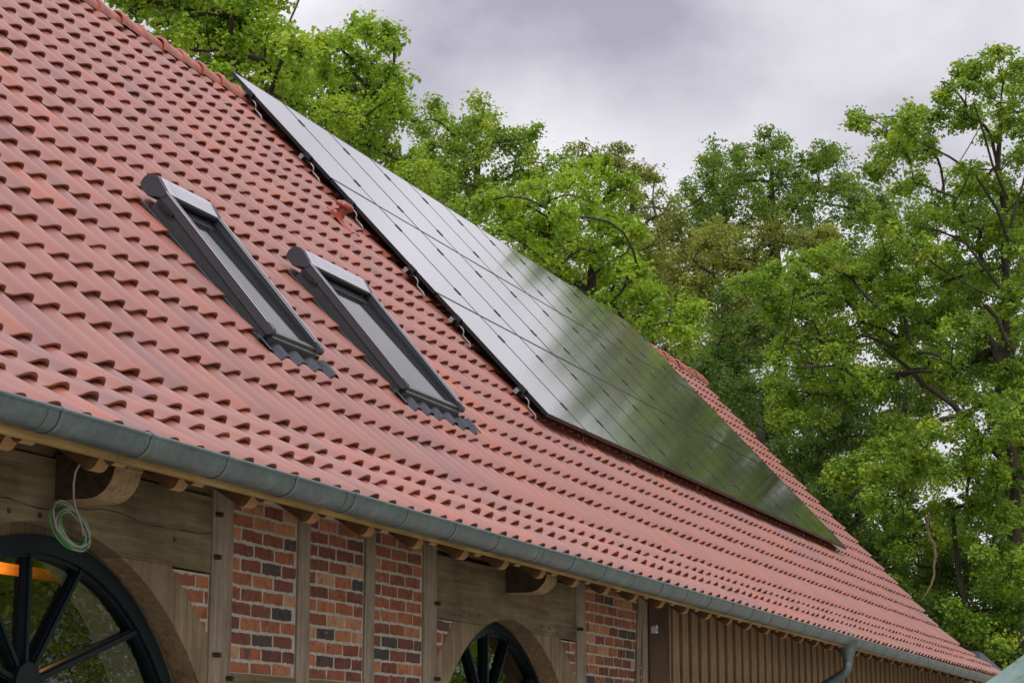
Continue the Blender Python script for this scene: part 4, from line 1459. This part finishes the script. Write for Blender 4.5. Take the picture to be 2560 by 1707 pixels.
tree('oak_tree', 'tallest oak at the right edge with limbs showing against the sky', 46,
     [(1995, 285, 24, 18), (2040, 300, 40, 24), (2090, 260, 36, 22), (2130, 275, 40, 26), (2180, 215, 34, 24), (2215, 165, 34, 22), (2250, 195, 34, 22), (2295, 135, 34, 22), (2330, 165, 30, 28), (2290, 215, 44, 26), (2345, 235, 30, 34), (2225, 270, 44, 24),
      (2060, 350, 50, 24), (2130, 345, 44, 22), (2300, 300, 44, 24), (2350, 330, 30, 40), (2020, 400, 40, 24), (2100, 420, 46, 22), (2280, 420, 36, 20), (2350, 450, 30, 40), (2060, 520, 50, 30), (2120, 570, 60, 26), (2040, 590, 60, 30), (2210, 510, 36, 18), (2300, 530, 36, 30), (2345, 590, 34, 36), (2180, 620, 60, 24), (2270, 620, 50, 24), (2200, 400, 44, 22), (2250, 455, 44, 22), (2170, 465, 40, 20), (2250, 545, 44, 24), (2325, 690, 44, 30), (2340, 770, 36, 34), (2330, 860, 44, 34), (2290, 920, 50, 28), (2345, 950, 30, 34)],
     'leaf_fresh', (2345, 1300), 8, extra_limbs=E8, trunk_r=.17, dens=720, csize=.25, trunk_top=(2300, 260))
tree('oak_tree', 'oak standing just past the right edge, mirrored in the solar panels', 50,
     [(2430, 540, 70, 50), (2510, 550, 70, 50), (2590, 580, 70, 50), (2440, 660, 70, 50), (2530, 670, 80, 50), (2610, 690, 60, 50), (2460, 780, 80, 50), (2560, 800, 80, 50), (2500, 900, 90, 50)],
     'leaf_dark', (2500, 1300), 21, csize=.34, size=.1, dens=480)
E9 = [([(2030, 800), (2080, 840), (2120, 880), (2190, 930), (2240, 990), (2300, 1050)], .05, .16), ([(2310, 880), (2270, 920), (2220, 950), (2160, 965), (2120, 1000)], .13, .10),
      ([(1870, 790), (1930, 775), (1990, 772)], .03, .05), ([(1990, 772), (2060, 800)], .05, .08)]
tree('oak_tree', 'big bright oak with heavy slanting limbs at the right', 47,
     [(1730, 650, 44, 26), (1790, 640, 50, 28), (1850, 600, 46, 24), (1900, 595, 50, 24), (1960, 620, 60, 28), (1830, 670, 70, 30), (1920, 680, 80, 30), (2010, 670, 70, 30), (1790, 720, 46, 26), (1870, 740, 70, 28), (1980, 740, 80, 30), (2060, 700, 60, 30), (2100, 650, 50, 26),
      (1800, 800, 40, 26), (1850, 830, 60, 28), (1930, 840, 70, 28), (2050, 790, 60, 24), (2110, 740, 60, 26), (1790, 880, 36, 26), (1840, 920, 60, 30), (1920, 900, 60, 28), (1990, 870, 60, 26), (2210, 760, 60, 26), (2180, 700, 50, 24), (2270, 740, 50, 28), (2330, 760, 40, 34), (2120, 830, 60, 26), (2230, 830, 70, 30), (2310, 860, 50, 34), (2180, 880, 70, 24), (1810, 960, 40, 20)],
     'leaf_fresh', (2420, 1500), 9, extra_limbs=E9, trunk_r=.24, dens=780, trunk_top=(2290, 800))
E11 = []
t11 = tree('oak_tree', 'bright oak with drooping boughs and a dead branch beside the far verge', 45,
     [(2080, 990, 60, 26), (2040, 1020, 60, 28), (2130, 1020, 70, 30), (2220, 1000, 70, 30), (2300, 960, 50, 30), (2340, 1010, 40, 40), (1970, 1080, 60, 26), (1930, 1110, 36, 22), (2040, 1090, 70, 30), (2130, 1090, 80, 30), (2240, 1080, 70, 30), (2310, 1100, 50, 36),
      (2000, 1150, 40, 24), (2080, 1180, 60, 28), (2060, 1240, 60, 26), (2190, 1180, 70, 28), (2280, 1190, 60, 34), (2340, 1200, 40, 40), (2180, 1260, 60, 26), (2270, 1280, 60, 30), (2340, 1310, 40, 40), (2200, 1330, 70, 22), (2130, 1370, 40, 18), (2290, 1350, 60, 24), (2340, 1400, 36, 26), (2300, 1420, 24, 24), (2230, 1440, 24, 22), (2180, 1400, 50, 24), (2250, 1420, 60, 26), (2320, 1480, 50, 30), (2260, 1490, 50, 26), (2210, 1460, 40, 22)],
     'leaf_fresh', (2330, 1500), 10, trunk_r=.14, dens=800)
m2 = MB()
m2.tube([at(x * K, y * K, 43.2) for x, y in [(2135, 1180), (2128, 1200), (2132, 1225), (2146, 1250), (2149, 1275), (2145, 1300), (2146, 1320), (2138, 1345), (2128, 1362), (2118, 1378)]], [.034, .032, .03, .03, .028, .026, .024, .02, .015, .009], 7)
m2.build('dead_branch', M['dead'], t11)
# understorey and the wood behind, each tree its own
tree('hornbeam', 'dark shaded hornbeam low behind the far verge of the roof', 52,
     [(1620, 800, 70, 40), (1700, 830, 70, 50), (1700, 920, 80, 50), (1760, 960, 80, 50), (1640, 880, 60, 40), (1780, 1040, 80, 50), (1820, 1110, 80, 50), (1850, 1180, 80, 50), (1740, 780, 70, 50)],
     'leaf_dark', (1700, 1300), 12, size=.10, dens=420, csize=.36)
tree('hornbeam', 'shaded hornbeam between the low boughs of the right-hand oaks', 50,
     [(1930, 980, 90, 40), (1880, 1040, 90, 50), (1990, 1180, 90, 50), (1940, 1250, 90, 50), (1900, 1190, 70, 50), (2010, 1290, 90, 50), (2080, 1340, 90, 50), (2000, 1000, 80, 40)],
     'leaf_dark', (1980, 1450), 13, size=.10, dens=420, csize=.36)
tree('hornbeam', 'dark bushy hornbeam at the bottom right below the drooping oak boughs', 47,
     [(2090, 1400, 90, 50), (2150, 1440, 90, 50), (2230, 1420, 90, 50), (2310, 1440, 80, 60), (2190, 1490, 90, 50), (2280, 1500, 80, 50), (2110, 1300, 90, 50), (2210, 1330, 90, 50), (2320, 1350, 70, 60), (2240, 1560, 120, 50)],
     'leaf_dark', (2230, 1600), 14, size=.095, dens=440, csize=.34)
BACK = [(1010, 60, 0.9), (1280, 66, 1), (1500, 70, 1), (1680, 74, 1.1), (1880, 76, 1.1), (2080, 72, 1.1), (2270, 70, 1.1), (2420, 68, 1.1)]
btxt = ['pale grey-green background tree behind the tall left crown', 'background tree behind the bright spreading oak', 'background tree under the sparse twiggy tree', 'background tree behind the dull olive tree', 'background tree behind the big bright oak',
        'background tree in the gap left of the tallest oak', 'background tree behind the trunk of the tallest oak', 'background tree at the very right edge of the photo']
for i, (x, dp, sc) in enumerate(BACK):
    rs_ = np.random.default_rng(50 + i)
    ytop = {0: 400, 1: 500, 2: 540, 3: 540, 4: 540, 5: 450, 6: 420, 7: 400}[i]
    bg = []
    for q in range(20):
        yy = ytop + (1350 - ytop) * (q + rs_.random()) / 20
        wx = 105 * min(1, .45 + (q / 8))
        bg.append((x + rs_.normal(0, .55) * wx, yy, 70, 44))
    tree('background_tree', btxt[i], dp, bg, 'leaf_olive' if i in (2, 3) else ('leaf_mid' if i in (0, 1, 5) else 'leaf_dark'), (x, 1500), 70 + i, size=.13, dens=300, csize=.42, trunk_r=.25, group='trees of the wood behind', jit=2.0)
# trees across the yard, seen only as reflections in the arched windows
for i, (tx, ty, hgt) in enumerate(((24, -7.5, 9), (31, -10.5, 10), (36, -3.8, 10), (47, -6.5, 13), (28, -5.0, 8))):
    rs_ = np.random.default_rng(90 + i)
    base = np.array([tx, ty, 0.0])
    root = empty('yard_tree', base)
    tag(root, ['nearest leafy yard tree reflected in the large arched window', 'round yard tree reflected deeper in the large arched window', 'leafy yard tree reflected in the smaller arched window', 'tall yard tree reflected behind the others in the smaller arched window', 'low yard tree mirrored at the right of the large arched window'][i], 'tree', 'trees across the yard')
    mb = MB(); tp = limb(mb, base, base + [0, 0, hgt * .7], .2, .06, rs_, .03, 8, 8)
    CC = []
    for q in range(26):
        c = base + np.array([rs_.normal(0, 1.8), rs_.normal(0, 1.8), hgt * (.15 + .8 * rs_.random())])
        limb(mb, tp[min(7, int(c[2] / hgt * 7))], c, .05, .015, rs_, .1, 5, 5)
        CC.append(c + rs_.normal(0, .75, (26, 3)))
    mb.build('trunk', M['bark'], root)
    C = np.vstack(CC)
    V, T = leaf_cloud(C, np.full(len(C), .42), 60, .085, np.clip(rs_.normal(.5, .25, len(C)), 0, 1), rs_)
    put('crown', V, np.arange(len(V)).reshape(-1, 4), M['leaf_bright'], root, attrs={'tint': T})

# ------------------------------------------------------------------ ground
g = put('ground', [(-300, -300, 0), (400, -300, 0), (400, 400, 0), (-300, 400, 0)], [(0, 1, 2, 3)], M['paving'], origin=(0, 0, 0))
tag(g, kind='structure')

# ------------------------------------------------------------------ sky, sun, camera
SUN_EL, SUN_AZ = R(52), R(205)      # direction towards the sun, azimuth measured from +X
sunv = np.array([math.cos(SUN_EL) * math.cos(SUN_AZ), math.cos(SUN_EL) * math.sin(SUN_AZ), math.sin(SUN_EL)])
wd = bpy.data.worlds.new('World'); scene.world = wd; wd.use_nodes = True
N = wd.node_tree.nodes; L = wd.node_tree.links
bg = N['Background']
sk = N.new('ShaderNodeTexSky'); sk.sky_type = 'NISHITA'; sk.sun_disc = False
sk.sun_elevation = SUN_EL; sk.sun_rotation = math.pi / 2 - SUN_AZ
tc = N.new('ShaderNodeTexCoord')
sx = N.new('ShaderNodeSeparateXYZ'); L.new(tc.outputs['Generated'], sx.inputs[0])
mp = N.new('ShaderNodeMapping'); mp.inputs['Location'].default_value = (3.1, 1.7, 0.0); mp.inputs['Scale'].default_value = (1.0, 1.0, 1.5)
L.new(tc.outputs['Generated'], mp.inputs['Vector'])
nz = N.new('ShaderNodeTexNoise'); nz.inputs['Scale'].default_value = 4.6; nz.inputs['Detail'].default_value = 9; nz.inputs['Roughness'].default_value = .52; nz.inputs['Distortion'].default_value = .08
L.new(mp.outputs['Vector'], nz.inputs['Vector'])
cr = N.new('ShaderNodeValToRGB')
e = cr.color_ramp.elements
e[0].position = .33; e[0].color = (.45, .43, .525, 1)
e[1].position = .66; e[1].color = (.98, .955, 1.0, 1)
e2 = e.new(.5); e2.color = (.75, .735, .79, 1)
def blob(px, py, r_, amp, prev):
    d = FW + RT * ((px - 1280) / FPX) - UP * ((py - 853.5) / FPX); d = d / np.linalg.norm(d)
    ds = N.new('ShaderNodeVectorMath'); ds.operation = 'DISTANCE'
    L.new(tc.outputs['Generated'], ds.inputs[0]); ds.inputs[1].default_value = d.tolist()
    mr = N.new('ShaderNodeMapRange'); mr.interpolation_type = 'SMOOTHSTEP'
    mr.inputs['From Min'].default_value = 0; mr.inputs['From Max'].default_value = r_
    mr.inputs['To Min'].default_value = amp; mr.inputs['To Max'].default_value = 0
    L.new(ds.outputs['Value'], mr.inputs['Value'])
    a_ = N.new('ShaderNodeMath'); a_.operation = 'ADD'; L.new(prev, a_.inputs[0]); L.new(mr.outputs['Result'], a_.inputs[1])
    return a_.outputs[0]


fac = blob(1620, 90, .085, -.20, nz.outputs['Fac'])
fac = blob(2100, 40, .06, -.06, fac)
fac = blob(760, -20, .075, .2, fac)
fac = blob(1500, 330, .07, .05, fac)
fac = blob(1900, -430, .17, .12, fac)  # bright cloud patch added out of view to lighten the panel reflections
L.new(fac, cr.inputs['Fac'])
# clouds at sky-texture scale (the background strength brings both down)
STR = 0.1
sc_ = N.new('ShaderNodeVectorMath'); sc_.operation = 'SCALE'; sc_.inputs['Scale'].default_value = 1.0 / STR
L.new(cr.outputs['Color'], sc_.inputs[0])
# an overcast sky is about twice as bright overhead as low down
zen = N.new('ShaderNodeMapRange'); zen.interpolation_type = 'SMOOTHSTEP'
zen.inputs['From Min'].default_value = .38; zen.inputs['From Max'].default_value = .95
zen.inputs['To Min'].default_value = 1.0 / STR; zen.inputs['To Max'].default_value = 2.1 / STR
L.new(sx.outputs['Z'], zen.inputs['Value']); L.new(zen.outputs['Result'], sc_.inputs['Scale'])
mxx = N.new('ShaderNodeMix'); mxx.data_type = 'RGBA'; mxx.inputs[0].default_value = .93
L.new(sk.outputs['Color'], mxx.inputs[6]); L.new(sc_.outputs[0], mxx.inputs[7])
L.new(mxx.outputs[2], bg.inputs['Color'])
bg.inputs['Strength'].default_value = STR

sl = bpy.data.lights.new('sun', 'SUN'); sl.energy = 1.5; sl.angle = R(12); sl.color = (1, .95, .88)
so = bpy.data.objects.new('sun', sl); COL.objects.link(so)
from mathutils import Vector
so.rotation_euler = Vector(sunv.tolist()).to_track_quat('Z', 'Y').to_euler()
so.location = (0, 0, 60)

cam = bpy.data.cameras.new('camera'); co = bpy.data.objects.new('camera', cam); COL.objects.link(co)
co.location = EYE; co.rotation_euler = (math.pi / 2 + PITCH, 0, YAW - math.pi / 2)
cam.sensor_width = 36; cam.lens = FPX / 2560 * 36; cam.clip_end = 2000; cam.clip_start = .1
scene.camera = co
scene.view_settings.view_transform = 'Standard'; scene.view_settings.look = 'None'
scene.view_settings.exposure = 0.0; scene.view_settings.gamma = 1.0
scene.cycles.use_denoising = True
scene.cycles.max_bounces = 8
scene.cycles.transparent_max_bounces = 12
print('leaves', sum(v[1] for v in TREES.values()))
